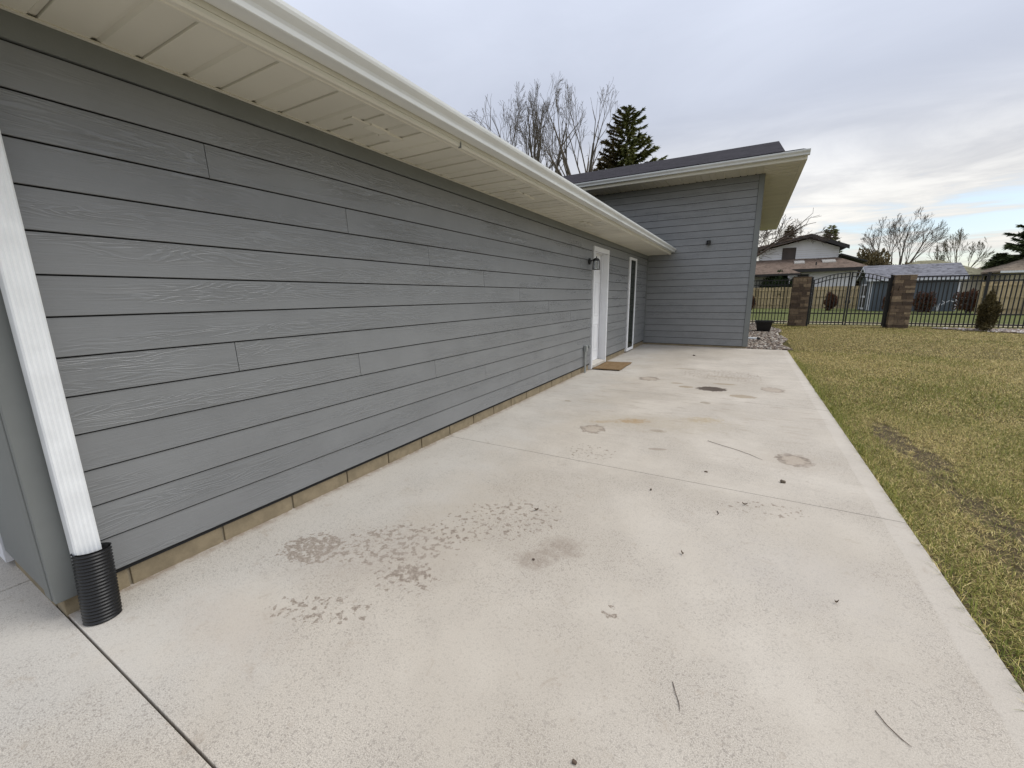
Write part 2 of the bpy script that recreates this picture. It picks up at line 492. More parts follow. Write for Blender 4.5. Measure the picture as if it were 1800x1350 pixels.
M_ROOFT = mat_shingle('tan shingle', (0.125, 0.10, 0.075), (0, 1), 1.6)
M_ROOFO = mat_shingle('olive shingle', (0.14, 0.13, 0.085), (0, 1), 1.6)
M_GALV = simple('galvanised metal', (0.36, 0.38, 0.37), 0.45, 0.12, 20, 0.1, 0.001, metal=0.4)
M_HWALL = simple('white house paint', (0.76, 0.76, 0.78), 0.6, 0.05, 0.8, 0.1, 0.003)
M_BEIGE = simple('beige house paint', (0.52, 0.47, 0.38), 0.7, 0.06, 0.8, 0.1, 0.003)
M_DBROWN = simple('dark brown trim', (0.022, 0.019, 0.018), 0.6, 0.2, 2.0)
M_BROWNP = simple('brown panel', (0.075, 0.058, 0.050), 0.7, 0.2, 1.0)
M_SKYL = simple('skylight glazing', (0.50, 0.47, 0.42), 0.15, 0.05, 1.0, 0.02, 0.001)
M_SHED = simple('blue grey shed siding', (0.088, 0.108, 0.128), 0.6, 0.08, 0.9, 0.15, 0.003)
M_SHEDW = simple('white shed trim', (0.72, 0.73, 0.76), 0.5, 0.05, 1.0)
M_PATHS = simple('tan gravel path', (0.30, 0.26, 0.165), 0.95, 0.2, 2.5, 0.6, 0.01, spec=0.1)
M_SILL = simple('threshold', (0.55, 0.52, 0.46), 0.6, 0.1, 5)
M_KNOB = simple('dark bronze', (0.02, 0.018, 0.017), 0.35, 0.1, 5, metal=0.6)
M_PEBBLE = simple('brown stone', (0.14, 0.11, 0.075), 0.85, 0.3, 40, 0.4, 0.003)
M_TWIG = simple('twig bark', (0.085, 0.06, 0.042), 0.9, 0.3, 60)
M_LEAF = simple('dead leaf', (0.11, 0.075, 0.045), 0.85, 0.3, 60)
M_BARKG = simple('grey bark', (0.14, 0.118, 0.095), 0.9, 0.25, 4, 0.5, 0.01, spec=0.15)
M_BARKB = simple('brown bark', (0.085, 0.062, 0.050), 0.9, 0.25, 4, 0.5, 0.01, spec=0.15)
M_BARKO = simple('olive twig bark', (0.155, 0.135, 0.085), 0.9, 0.25, 4, 0.5, 0.01, spec=0.15)
M_SPRUCE = mat_foliage('spruce needles', (0.080, 0.098, 0.036), (0.185, 0.190, 0.070), 0.8)
M_SPRUCEB = mat_foliage('browning needles', (0.085, 0.062, 0.034), (0.15, 0.115, 0.058), 0.8)
M_DARKEV = mat_foliage('dark evergreen needles', (0.030, 0.042, 0.019), (0.080, 0.098, 0.038), 0.8)
M_REDSH = mat_foliage('dormant red brown twigs', (0.060, 0.028, 0.018), (0.115, 0.052, 0.028), 3.0)
M_JUNIP = mat_foliage('bronzed juniper', (0.045, 0.038, 0.018), (0.115, 0.092, 0.040), 3.0)
M_HEDGE = mat_foliage('hedge needles', (0.012, 0.022, 0.010), (0.040, 0.060, 0.022), 1.5)
M_OLIVEB = mat_foliage('tan brush', (0.085, 0.065, 0.036), (0.16, 0.125, 0.062), 0.5)
M_LAWN = mat_grass_ground('dormant lawn thatch', (0.105, 0.082, 0.030), (0.062, 0.060, 0.019), (0.18, 0.135, 0.055), True)
M_LAWN2 = mat_grass_ground('green lawn', (0.120, 0.138, 0.042), (0.085, 0.112, 0.032), (0.20, 0.185, 0.080))
M_BLADE = mat_attr('grass blades', 0.65, 0.25)
M_STONES = mat_attr('river gravel', 0.8, 0.3)


def mat_wood(name, base, streak_axis=2):
    m, N = new_mat(name)
    g = N.n('ShaderNodeTexCoord').outputs['Object']
    oi = N.n('ShaderNodeObjectInfo').outputs['Random']
    n = N.noise(N.vm('ADD', N.scale(g, (14, 14, 1.2)), N.n('ShaderNodeCombineXYZ', {0: N.m('MULTIPLY', oi, 40), 1: 0.0, 2: N.m('MULTIPLY', oi, 9)}).outputs[0]), 1.0, 4, 0.6)
    c = N.mix(N.ss(n, 0.3, 0.7), tuple(x*0.75 for x in base), tuple(x*1.2 for x in base))
    c = N.mix(N.m('MULTIPLY', N.m('MULTIPLY', oi, oi), 0.9), c, tuple(x*0.42 for x in base))
    finish(N, c, 0.85, n, 0.3, 0.004, 0.2)
    return m


M_CEDAR = mat_wood('weathered cedar', (0.56, 0.44, 0.26))


def mat_stone():
    m, N = new_mat('ledge stone')
    g = N.n('ShaderNodeNewGeometry').outputs['Position']
    oi = N.n('ShaderNodeObjectInfo').outputs['Random']
    n = N.noise(g, 12, 5, 0.65)
    ramp = N.n('ShaderNodeValToRGB', {0: oi})
    els = ramp.color_ramp.elements
    els[0].position = 0.0; els[0].color = (0.085, 0.060, 0.044, 1)
    els[1].position = 1.0; els[1].color = (0.40, 0.30, 0.19, 1)
    e = els.new(0.45); e.color = (0.165, 0.118, 0.080, 1)
    e = els.new(0.75); e.color = (0.24, 0.175, 0.115, 1)
    c = N.mix(N.ss(n, 0.3, 0.7, 0, 0.5), ramp.outputs[0], (0.07, 0.055, 0.045))
    finish(N, c, 0.9, n, 0.7, 0.02, 0.2)
    return m


M_STONE = mat_stone()


def mat_glass_dark():
    m, N = new_mat('dark window glass')
    finish(N, (0.006, 0.010, 0.005), 0.05, None, spec=0.15)
    return m


M_PANE = mat_glass_dark()


def mat_clear():
    m, N = new_mat('lantern glass')
    finish(N, (0.9, 0.92, 0.92), 0.08, None, spec=0.5, **{'Transmission Weight': 0.95, 'IOR': 1.1})
    return m


M_CLEAR = mat_clear()


def mat_mat():
    m, N = new_mat('coir mat')
    g = N.n('ShaderNodeNewGeometry').outputs['Position']
    n = N.noise(g, 260, 3, 0.7)
    n2 = N.noise(g, 14, 4, 0.6)
    c = N.mix(N.ss(n, 0.3, 0.7), (0.10, 0.065, 0.032), (0.30, 0.20, 0.105))
    c = N.mix(N.ss(n2, 0.45, 0.7, 0, 0.6), c, (0.30, 0.215, 0.13))
    finish(N, c, 0.95, n, 0.9, 0.006, 0.1)
    return m


M_MAT = mat_mat()

# ================================================================== SETTING
GZ = -0.024
mb = MB()
mb.add([(-400, -400, GZ-0.02), (400, -400, GZ-0.02), (400, 700, GZ-0.02), (-400, 700, GZ-0.02)], [(0, 1, 2, 3)])
tag(mb.build('ground', M_LAWN2), 'wide green turf around the yards reaching the horizon', 'ground', kind='structure')

mb = MB()
mb.add([(1.0, -8, GZ), (40, -8, GZ), (40, 24.2, GZ), (1.0, 24.2, GZ)], [(0, 1, 2, 3)])
tag(mb.build('lawn', M_LAWN), 'patchy straw and green lawn beside the concrete patio', 'lawn', kind='structure')

mb = MB()
mb.add([(-6, 25.0, GZ-0.008), (40, 24.6, GZ-0.008), (40, 26.0, GZ-0.008), (-6, 27.6, GZ-0.008)], [(0, 1, 2, 3)])
tag(mb.build('path', M_PATHS), 'tan gravel path running behind the black metal fence', 'path', kind='structure')

mb = MB()
mb.box(-9, 1.0, -8, 12.7, GZ-0.06, GZ-0.012)
tag(mb.build('soil_bed', M_SOIL), 'dark soil under the concrete slabs', 'soil', kind='structure')

patio = empty('patio', (-0.8, 6.5, 0), 'pale beige concrete patio slabs stained along the grey wall', 'patio', kind='structure')
ys = [0.4165, 3.258, 6.19, 9.20, 12.60]
for i in range(4):
    mb = MB().box(-2.70, 1.0, ys[i]+0.0025, ys[i+1]-0.0025, -0.10, 0.0)
    mb.build('slab', M_CONC, patio, (-0.8, (ys[i]+ys[i+1])/2, 0), bevel=0.003)
drive = empty('driveway', (-0.8, -2, 0), 'concrete driveway in front of the garage corner', 'driveway', kind='structure')
MB().box(-3.145, 1.4, -7.0, 0.412, -0.10, -0.002).build('slab', M_CONC2, drive, (-0.8, -2, 0), bevel=0.003)
MB().box(-9.0, -3.155, -7.0, 0.60, -0.10, -0.002).build('slab', M_CONC2, drive, (-6, -2, 0), bevel=0.005)

# ================================================================== HOUSE
WX = -2.6            # plane of the long wall
CY = 0.385           # front corner
EY = 12.6            # plane of the wing's end wall
house = empty('house', (WX, 6.5, 0), 'grey lap-sided house with cream soffits, white gutters and taller end wing', 'house')


def part(mbuild, name, mat, parent=house, origin=None, **kw):
    if origin is None:
        a = np.array(mbuild.v); origin = tuple((a.min(0)+a.max(0))/2)
    return mbuild.build(name, mat, parent, origin, **kw)


EXPO = 0.1763
Z0 = 0.128


def board_mesh(length, h=EXPO-0.007, t=0.0115, notch=0.0):
    """lap board: local Y along, X outward, Z up, origin at bottom centre of the wall line"""
    zt = h
    xo0, xo1 = 0.0205, 0.0115
    prof = [(xo0-t, 0.0), (xo0-0.002, 0.0), (xo0, 0.002), (xo1, zt), (xo1-t, zt)]
    return MB().prism(prof, 1, -length/2, length/2)


def add_board(parent, a, b, z, axis='y', base=WX, h=EXPO-0.007, face=1):
    """axis y: board on a wall whose outward normal is +X at x=base; axis x: normal -Y at y=base"""
    L = (b-a)-0.0035
    me_b = board_mesh(L, h)
    me = bpy.data.meshes.new('siding_board')
    me.from_pydata(me_b.v, [], me_b.f)
    bm = bmesh.new(); bm.from_mesh(me); bmesh.ops.recalc_face_normals(bm, faces=bm.faces); bm.to_mesh(me); bm.free()
    c = (a+b)/2
    o = (base-0.012, c, z) if axis == 'y' else (c, base+0.012, z)
    ob = place('siding_board', me, M_SIDING, parent, o)
    if axis == 'x':
        ob.rotation_euler = (0, 0, -math.pi/2)
    return ob


# ---- long side wall: core with openings for door and window
DY0, DY1, DZT = 7.795, 8.635, 2.245      # door opening
WY0, WY1 = 10.535, 11.115                # window opening
core = MB()
XI, XO = WX-0.20, WX-0.013
core.box(XI, XO, CY+0.02, DY0-0.03, 0.10, 2.62)
core.box(XI, XO, DY1+0.03, WY0-0.03, 0.10, 2.62)
core.box(XI, XO, WY1+0.03, EY+0.1, 0.10, 2.62)
core.box(XI, XO, DY0-0.03, DY1+0.03, DZT+0.04, 2.62)
core.box(XI, XO, WY0-0.03, WY1+0.03, DZT+0.04, 2.62)
side_wall = part(core, 'side_wall', M_SHEATH)
joints = {0: [5.741], 1: [4.842], 2: [3.97], 3: [3.081], 4: [2.183, 7.545], 5: [1.303, 6.645], 6: [5.744], 7: [4.828], 8: [3.986],
          9: [3.068], 10: [2.183, 7.073], 11: [1.299, 6.657], 12: [5.747, 10.3]}
for k in range(13):
    z = Z0 + EXPO*k
    cuts = joints[k]
    spans = [(CY+0.165, 7.735), (8.69, 10.475), (11.178, EY-0.035)] if k < 12 else [(CY+0.165, EY-0.035)]
    for a, b in spans:
        pts = [a] + [c for c in cuts if a+0.05 < c < b-0.05] + [b]
        for p, q in zip(pts[:-1], pts[1:]):
            add_board(side_wall, p, q, z, h=EXPO-0.007)
part(MB().box(WX-0.012, WX+0.012, CY+0.165, EY-0.03, 2.421, 2.535), 'frieze_board', M_TRIM, side_wall)
# corner boards at the garage corner and inside corner
part(MB().box(WX-0.014, WX+0.024, CY, CY+0.150, 0.096, 2.535), 'corner_board', M_TRIM, side_wall, bevel=0.003)
part(MB().box(WX-0.10, WX-0.0145, CY-0.004, CY+0.03, 0.098, 2.535), 'corner_board', M_TRIM, side_wall, bevel=0.003)
part(MB().box(WX-0.012, WX+0.026, EY-0.030, EY-0.004, 0.05, 2.53), 'corner_board', M_TRIM, side_wall)

# ---- garage front wall (seen edge-on past the corner)
front = part(MB().box(-9.0, WX-0.1015, CY+0.03, CY+0.2, 0.10, 2.62), 'front_wall', M_TRIM)
part(MB().box(-3.40, WX-0.102, CY+0.004, CY+0.0295, 0.102, 2.53), 'trim_board', M_TRIM, front)
part(MB().box(-3.56, -3.405, CY-0.004, CY+0.0295, 0.03, 2.40), 'door_casing', M_SHEDW, front)
part(MB().box(-8.6, -3.565, CY+0.015, CY+0.0295, 0.02, 2.25), 'garage_door', M_DOORW, front)

# ---- foundation
fnd = part(MB().box(WX-0.20, WX-0.030, CY+0.05, 7.70, -0.09, 0.128), 'foundation', M_MORTAR)
by = [CY+0.024, 0.652, 1.09, 1.53, 1.985, 2.42, 2.85, 3.29, 3.73, 4.17, 4.61, 5.05, 5.49, 5.93, 6.37, 6.81, 7.25, 7.69]
for a, b in zip(by[:-1], by[1:]):
    part(MB().box(WX-0.15, WX-0.018, a+0.006, b-0.006, -0.08, 0.127), 'foundation_block', M_BLOCK, fnd, bevel=0.004)
part(MB().box(WX-0.15, WX-0.020, 8.71, EY-0.02, -0.08, 0.127), 'foundation_block', M_BLOCK, fnd)
part(MB().box(-3.40, WX-0.155, CY+0.024, CY+0.25, -0.08, 0.0995), 'foundation_block', M_BLOCK, fnd, bevel=0.004)

# ---- door
door = part(MB().box(-2.762, -2.722, DY0+0.012, DY1-0.012, 0.098, DZT-0.008), 'door', M_DOORW)
DX = -2.722
for (a, b) in ((DY0+0.10, (DY0+DY1)/2-0.05), ((DY0+DY1)/2+0.05, DY1-0.10)):
    for (z0, z1) in ((0.30, 0.86), (1.02, 1.70), (1.82, 2.10)):
        fr = MB()
        w = 0.016
        for q in ((a, b, z0, z0+w), (a, b, z1-w, z1), (a, a+w, z0+w, z1-w), (b-w, b, z0+w, z1-w)):
            fr.box(DX-0.002, DX+0.007, *q)
        fr.box(DX-0.002, DX+0.005, a+0.05, b-0.05, z0+0.05, z1-0.05)
        part(fr, 'door_panel', M_DOORW, door, bevel=0.002)
fm = MB()
fm.box(-2.575-0.20, WX+0.034, DY0-0.064, DY0-0.002, 0.004, DZT+0.088)           # near casing and jamb
fm.box(-2.575-0.20, WX+0.034, DY1+0.002, DY1+0.060, 0.004, DZT+0.088)
fm.box(-2.575-0.20, WX+0.034, DY0-0.002, DY1+0.002, DZT+0.004, DZT+0.0875)
part(fm, 'door_frame', M_DOORW, door, bevel=0.003)
st = MB()
st.box(-2.715, -2.690, DY0-0.0015, DY0+0.014, 0.10, DZT+0.003).box(-2.715, -2.690, DY1-0.014, DY1+0.0015, 0.10, DZT+0.003)
st.box(-2.715, -2.690, DY0+0.0142, DY1-0.0142, DZT-0.012, DZT+0.003)
part(st, 'door_stop', M_DOORW, door)
part(MB().prism([(-2.78, -0.03), (-2.568, -0.03), (-2.568, 0.070), (-2.70, 0.094), (-2.78, 0.094)], 1, DY0-0.001, DY1+0.001), 'threshold', M_SILL, door)
kb = MB()
kb.tube([(DX-0.001, 7.905, 0.97), (DX+0.008, 7.905, 0.97), (DX+0.010, 7.905, 0.97), (DX+0.034, 7.905, 0.97), (DX+0.040, 7.905, 0.97), (DX+0.052, 7.905, 0.97), (DX+0.064, 7.905, 0.97), (DX+0.068, 7.905, 0.97)],
        [0.032, 0.030, 0.012, 0.012, 0.024, 0.029, 0.022, 0.008], 14)
part(kb, 'door_knob', M_KNOB, door, smooth=True)

# ---- tall narrow window
WY0, WY1 = 10.572, 11.085
win = part(MB().box(-2.64, WX+0.020, WY0-0.001, WY1+0.001, 0.10, DZT+0.033), 'window', M_PANE)
wf = MB()
wf.box(-2.72, WX+0.032, WY0-0.100, WY0-0.002, 0.03, DZT+0.092).box(-2.72, WX+0.032, WY1+0.002, WY1+0.096, 0.03, DZT+0.092)
wf.box(-2.72, WX+0.032, WY0-0.0015, WY1+0.0015, DZT+0.034, DZT+0.0915).box(-2.72, WX+0.032, WY0-0.0015, WY1+0.0015, 0.0305, 0.10)
part(wf, 'window_frame', M_DOORW, win, bevel=0.003)
ws = MB()
ws.box(WX+0.0205, WX+0.026, WY0, WY1, 1.16, 1.178)
part(ws, 'window_bar', M_DBROWN, win)

# ---- eaves of the long wall
SZ = 2.527           # soffit height
FX = -1.972          # fascia outer face
soffit = part(MB().box(WX-0.02, FX-0.02, -0.30, EY-0.001, SZ+0.030, SZ+0.045), 'soffit', M_SHEATH)


def soffit_panel_mesh(width, length, g=0.020):
    """ribbed vinyl panel; local X across (width), local Y along (length), underside at z=0"""
    w = width
    prof = [(0.0015, 0.010), (0.0015, 0.0), (w/2-0.014, 0.0), (w/2-0.011, g*0.65), (w/2+0.010, g*0.65), (w/2+0.022, 0.0), (w-0.030, 0.0), (w-0.0225, 0.009), (w-0.0015, 0.009), (w-0.0015, 0.018), (0.0015, 0.018)]
    return MB().prism(prof, 1, 0, length)


def panel(parent, width, length, loc, rotz):
    b = soffit_panel_mesh(width, length)
    me = bpy.data.meshes.get('soffit_panel_%d_%d' % (int(width*1000), int(length*1000)))
    if me is None:
        me = bpy.data.meshes.new('soffit_panel_%d_%d' % (int(width*1000), int(length*1000)))
        me.from_pydata(b.v, [], b.f)
        bm = bmesh.new(); bm.from_mesh(me); bmesh.ops.recalc_face_normals(bm, faces=bm.faces); bm.to_mesh(me); bm.free()
    o = place('soffit_panel', me, M_SOFFIT, parent, loc)
    o.rotation_euler = (0, 0, rotz)
    return o


PW = 0.336
y = 0.74 - PW*3
while y < EY-0.05:
    w = min(PW, EY-0.004-y)
    # local X -> +Y world, local Y -> -X world (rot +90deg)
    panel(soffit, w, 0.600, (FX-0.035, y, SZ), math.pi/2)
    y += PW
# wall-side and fascia-side J channels
part(MB().box(WX+0.0125, WX+0.034, -0.28, EY-0.005, SZ-0.007, SZ-0.0005), 'wall_channel', M_SOFFIT, soffit)
part(MB().prism([(FX-0.066, SZ-0.0005), (FX-0.066, SZ-0.006), (FX-0.046, SZ-0.009), (FX-0.040, SZ-0.004), (FX-0.012, SZ-0.006), (FX-0.004, SZ+0.004), (FX-0.004, SZ+0.02), (FX-0.03, SZ+0.02)], 1, -0.30, EY-0.003), 'fascia_channel', M_SOFFIT, soffit)
for (cx, c0, c1) in ((-2.275, 1.99, 2.42), (-2.29, 4.14, 4.56), (-2.31, 6.3, 6.72)):
    n = 3
    for i in range(n):
        a = c0+(c1-c0)*i/n; b = c0+(c1-c0)*(i+1)/n
        off = 0.012*(1 if i == 1 else -0.4)
        part(MB().prism([(cx-0.045+off, SZ-0.0005), (cx-0.038+off, SZ-0.008-0.002*i), (cx+0.038+off, SZ-0.008-0.002*i), (cx+0.045+off, SZ-0.0005)], 1, a, b+0.012), 'soffit_vent', M_SOFFIT, soffit)
part(MB().box(FX-0.02, FX, -0.30, EY-0.001, SZ+0.021, 2.665), 'fascia', M_SOFFIT)
part(MB().box(FX-0.021, FX+0.0035, 2.755, 2.762, SZ-0.012, SZ+0.03), 'fascia_joint', M_TRIM)


def gutter_profile(s=1.0):
    """open K-style gutter: outer skin then inner skin, local x out, z up"""
    out = [(0, 0.098), (0, 0), (0.083, 0), (0.088, 0.004), (0.090, 0.026), (0.096, 0.040), (0.110, 0.054), (0.120, 0.066), (0.124, 0.080), (0.124, 0.096), (0.116, 0.098)]
    inn = [(0.114, 0.094), (0.120, 0.090), (0.121, 0.080), (0.117, 0.068), (0.107, 0.056), (0.093, 0.042), (0.087, 0.026), (0.085, 0.006), (0.080, 0.003), (0.003, 0.003), (0.003, 0.098)]
    return [(a*s, b*s) for a, b in out+inn]


GB = 2.573
g = MB().prism([(FX+0.002+a, GB+b) for a, b in gutter_profile()], 1, -0.32, EY-0.028)
gut = part(g, 'gutter', M_WHITE)
cap = [(FX+0.002+a, GB+b) for a, b in gutter_profile()[:11]]
part(MB().prism(cap, 1, EY-0.028, EY-0.0265), 'gutter_end_cap', M_BLACKM, gut)
# roof over the long wing
rs = 0.333
rf = MB()
def rz(x): return 2.672 + (FX+0.05-x)*rs
rf.prism([(FX+0.055, 2.676), (FX+0.055, 2.688), (-6.6, rz(-6.6)+0.012), (-11.2, 2.688), (-11.2, 2.676), (-6.6, rz(-6.6))], 1, -0.34, EY-0.005)
part(rf, 'roof', M_ROOFD)

# ---- downspout
ds = MB()
dx0, dx1, dy0, dy1 = WX+0.035, WX+0.112, 0.462, 0.550
prof = []
def corr(a, b, n, fixed, inward, axis):
    r = []
    for i in range(n+1):
        t = a+(b-a)*i/n
        d = 0.0025 if (i % 2 == 1) else 0.0
        r.append((fixed+inward*d, t) if axis == 0 else (t, fixed+inward*d))
    return r
prof += corr(dy0+0.006, dy1-0.006, 10, dx1, -1, 0)
prof += [(dx1-0.006, dy1)] + [(dx0+0.006, dy1), (dx0, dy1-0.006), (dx0, dy0+0.006), (dx0+0.006, dy0)] + [(dx1-0.006, dy0)]
LEAN = 0.0
ds.prism(prof, 2, 0.15, 2.25)
# the pipe leans a little along the wall towards the top
ds.v = [(p[0], p[1]+LEAN*(p[2]-0.15)/2.1, p[2]) for p in ds.v]
dsp = part(ds, 'downspout', M_DOWN, bevel=0.0)
el = MB()
def ring_box(c, hx, hy): return [(c[0]-hx, c[1]-hy, c[2]), (c[0]+hx, c[1]-hy, c[2]), (c[0]+hx, c[1]+hy, c[2]), (c[0]-hx, c[1]+hy, c[2])]
yc = 0.506
secs = [((dx0+dx1)/2, yc, 2.24), ((dx0+dx1)/2+0.03, yc, 2.30), (FX-0.02, yc, 2.47), (FX+0.045, yc-0.02, 2.53), (FX+0.045, yc-0.02, 2.585)]
vs = []; fs = []
for s_ in secs: vs += ring_box(s_, 0.037, 0.049)
for i in range(len(secs)-1):
    for k in range(4): fs.append((i*4+k, i*4+(k+1) % 4, i*4+4+(k+1) % 4, i*4+4+k))
el.add(vs, fs)
part(el, 'downspout_elbow', M_DOWN, dsp)

# ================================================================== WING
EXR = 0.08           # right corner of the wing
WS = 4.315           # wing soffit height
WF_Y = 11.80         # front fascia plane
WF_X = 0.862         # right fascia plane
WB = 23.35           # rear end of wing
wing_core = MB().box(-9.5, EXR-0.013, EY+0.013, WB-0.6, 0.045, 4.42)
end_wall = part(wing_core, 'end_wall', M_SHEATH)
kz = 0
z = 0.056
rows = []
while z < WS-0.06:
    rows.append(z); z += 0.1785
for i, z in enumerate(rows):
    h = min(0.1785-0.0085, WS-0.004-z)
    jx = [-3.0, -1.7, -3.9, -2.4][i % 4]
    lo = -6.6
    segs = [lo, EXR-0.105]
    if z > 2.9: segs = [lo, jx, EXR-0.105] if jx < -2.2 else segs
    for a, b in zip(segs[:-1], segs[1:]):
        add_board(end_wall, a, b, z, 'x', EY, h)
part(MB().box(EXR-0.102, EXR+0.012, EY-0.024, EY+0.012, 0.050, WS-0.001), 'corner_board', M_TRIM, end_wall, bevel=0.003)
part(MB().box(EXR-0.012, EXR+0.0235, EY+0.0125, EY+0.11, 0.050, WS-0.001), 'corner_board', M_TRIM, end_wall, bevel=0.003)
part(MB().box(-6.6, EXR-0.01, EY+0.004, EY+0.0128, -0.06, 0.0445), 'foundation_block', M_BLOCK, end_wall)
part(MB().box(EXR-0.10, EXR-0.004, EY+0.0132, WB-0.62, -0.06, 0.0445), 'foundation_block', M_BLOCK, end_wall)
for i, z in enumerate(rows):
    h = min(0.1785-0.0085, WS-0.004-z)
    a = EY+0.113
    pts = [a, a+2.2+(i % 4)*0.9, a+6.0+(i % 3)*1.1, WB-0.62]
    for p, q in zip(pts[:-1], pts[1:]):
        add_board(end_wall, p, q, z, 'y', EXR, h)

wsof = part(MB().box(-9.5, WF_X-0.02, WF_Y+0.02, WB-0.02, WS+0.030, WS+0.045), 'soffit', M_SHEATH)
# front run: seams run in Y
x = EXR - 0.02
k = 0
while x > -6.6:
    panel(wsof, PW, EY-WF_Y-0.03, (x-PW, WF_Y+0.03, WS), 0)
    x -= PW
# side run: seams run in X
y = WF_Y+0.03
while y < WB-0.05:
    w = min(PW, WB-0.03-y)
    panel(wsof, w, WF_X-EXR-0.004, (WF_X-0.022, y, WS), math.pi/2)
    y += PW
part(MB().box(EXR-0.032, EXR-0.0195, WF_Y+0.03, EY-0.021, WS-0.006, WS-0.0005), 'soffit_divider', M_SOFFIT, wsof)
part(MB().box(-6.6, WF_X-0.10, WF_Y+0.002, WF_Y+0.06, WS-0.008, WS-0.0005), 'fascia_channel', M_SOFFIT, wsof)
part(MB().box(WF_X-0.10, WF_X-0.002, WF_Y+0.002, WB, WS-0.008, WS-0.0005), 'fascia_channel', M_SOFFIT, wsof)
fasc = MB()
fasc.box(-6.6, WF_X, WF_Y, WF_Y+0.02, WS-0.004, WS+0.19)
part(fasc, 'fascia', M_SOFFIT)
part(MB().box(WF_X-0.02, WF_X, WF_Y+0.0205, WB, WS-0.004, WS+0.19), 'fascia', M_SOFFIT)
part(MB().box(-6.6, WF_X-0.021, WB-0.02, WB-0.001, WS-0.004, WS+0.19), 'fascia', M_SOFFIT)
WG = WS+0.068
g = MB().prism([(WF_Y-0.002-a, WG+b) for a, b in gutter_profile(1.08)], 0, -6.6, WF_X+0.03)
wg = part(g, 'gutter', M_WHITE)
part(MB().prism([(WF_Y-0.002-a, WG+b) for a, b in gutter_profile(1.08)[:11]], 0, WF_X+0.03, WF_X+0.032), 'gutter_end_cap', M_WHITE, wg)
# gable roof with pent skirt on the right
RIDGE_Y, RIDGE_Z = 17.6, 6.40
EAVE_Z = WS+0.205
RX = 0.425
slope = (RIDGE_Z-EAVE_Z)/(RIDGE_Y-(WF_Y-0.03))
roof = MB()
e0 = WF_Y-0.035
roof.prism([(e0, EAVE_Z), (e0, EAVE_Z+0.016), (RIDGE_Y, RIDGE_Z+0.018), (2*RIDGE_Y-e0, EAVE_Z+0.016), (2*RIDGE_Y-e0, EAVE_Z), (RIDGE_Y, RIDGE_Z-0.002)], 0, -9.8, RX)
rfo = part(roof, 'roof', M_ROOFD)
# gable end wall above the soffit
part(MB().prism([(EY-0.2, WS+0.06), (WB-0.5, WS+0.06), (RIDGE_Y, RIDGE_Z-0.14)], 0, EXR-0.14, EXR-0.02), 'gable', M_SIDING, rfo)
# rake boards
for sgn in (-1, 1):
    ya = e0 if sgn < 0 else 2*RIDGE_Y-e0
    part(MB().prism([(ya, EAVE_Z-0.003), (RIDGE_Y, RIDGE_Z-0.005), (RIDGE_Y, RIDGE_Z-0.14), (ya, EAVE_Z-0.10)], 0, RX-0.04, RX-0.005), 'rake_board', M_SOFFIT, rfo)
pent = MB()
pent.add([(RX-0.30, e0+0.35, EAVE_Z+0.055), (WF_X+0.02, e0+0.10, EAVE_Z-0.006), (WF_X+0.02, WB, EAVE_Z-0.006), (RX-0.30, WB, EAVE_Z+0.055),
          (RX-0.30, e0+0.35, EAVE_Z+0.067), (WF_X+0.02, e0+0.10, EAVE_Z+0.008), (WF_X+0.02, WB, EAVE_Z+0.008), (RX-0.30, WB, EAVE_Z+0.067),
          (RX-0.2, e0+0.002, EAVE_Z-0.004), (WF_X-0.10, e0+0.002, EAVE_Z-0.004), (RX-0.2, e0+0.002, EAVE_Z+0.010), (WF_X-0.10, e0+0.002, EAVE_Z+0.010)],
         [(0, 1, 2, 3), (7, 6, 5, 4), (1, 5, 6, 2), (2, 6, 7, 3), (3, 7, 4, 0), (0, 8, 9, 1), (4, 5, 11, 10), (8, 10, 11, 9), (1, 9, 11, 5), (0, 4, 10, 8)])
part(pent, 'pent_roof', M_ROOFD, rfo)

# ================================================================== THINGS AT THE HOUSE
# corrugated drain pipe that takes the downspout
dp = MB()
pts = []; rad = []
n = 22
for i in range(n*4+1):
    t = i/(n*4)
    zz = -0.015 + 0.335*t
    lean = 0.03*(t-0.0)
    pts.append((WX+0.098 + 0.040*(1-t), 0.494 + 0.024*t, zz))
    rad.append(0.0625 + 0.0045*math.cos(2*math.pi*i/4.0))
dp.tube(pts, rad, 28, cap=False)
ip = [p for p in pts[::-8]]
dp.tube(ip, [0.0565]*len(ip), 28, cap=False)
o = len(dp.v)
dpo = dp.build('drain_pipe', M_BLACKP, None, (WX+0.13, 0.49, 0), smooth=True, recalc=False)
tag(dpo, 'black corrugated drain pipe standing at the foot of the white downspout', 'pipe')

# door mat
mt = MB()
mx0, mx1, my0, my1 = -2.555, -2.03, 7.745, 8.72
nx, ny = 12, 22
vv = []
for j in range(ny+1):
    for i in range(nx+1):
        u, v = i/nx, j/ny
        zz = 0.014 + 0.003*math.sin(v*9+u*3) + (0.010*(max(0, v-0.75)/0.25)**2 * (u > 0.4)*u)
        vv.append((mx0+(mx1-mx0)*u+0.006*math.sin(v*7), my0+(my1-my0)*v+0.05*u+0.006*math.sin(u*9), zz))
fs = [(j*(nx+1)+i, j*(nx+1)+i+1, (j+1)*(nx+1)+i+1, (j+1)*(nx+1)+i) for j in range(ny) for i in range(nx)]
mt.add(vv, fs)
mto = mt.build('door_mat', M_MAT, None, ((mx0+mx1)/2, (my0+my1)/2, 0), smooth=True)
sd = mto.modifiers.new('thick', 'SOLIDIFY'); sd.thickness = 0.014; sd.offset = -1
tag(mto, 'flat brown coir door mat in front of the white door', 'door mat')

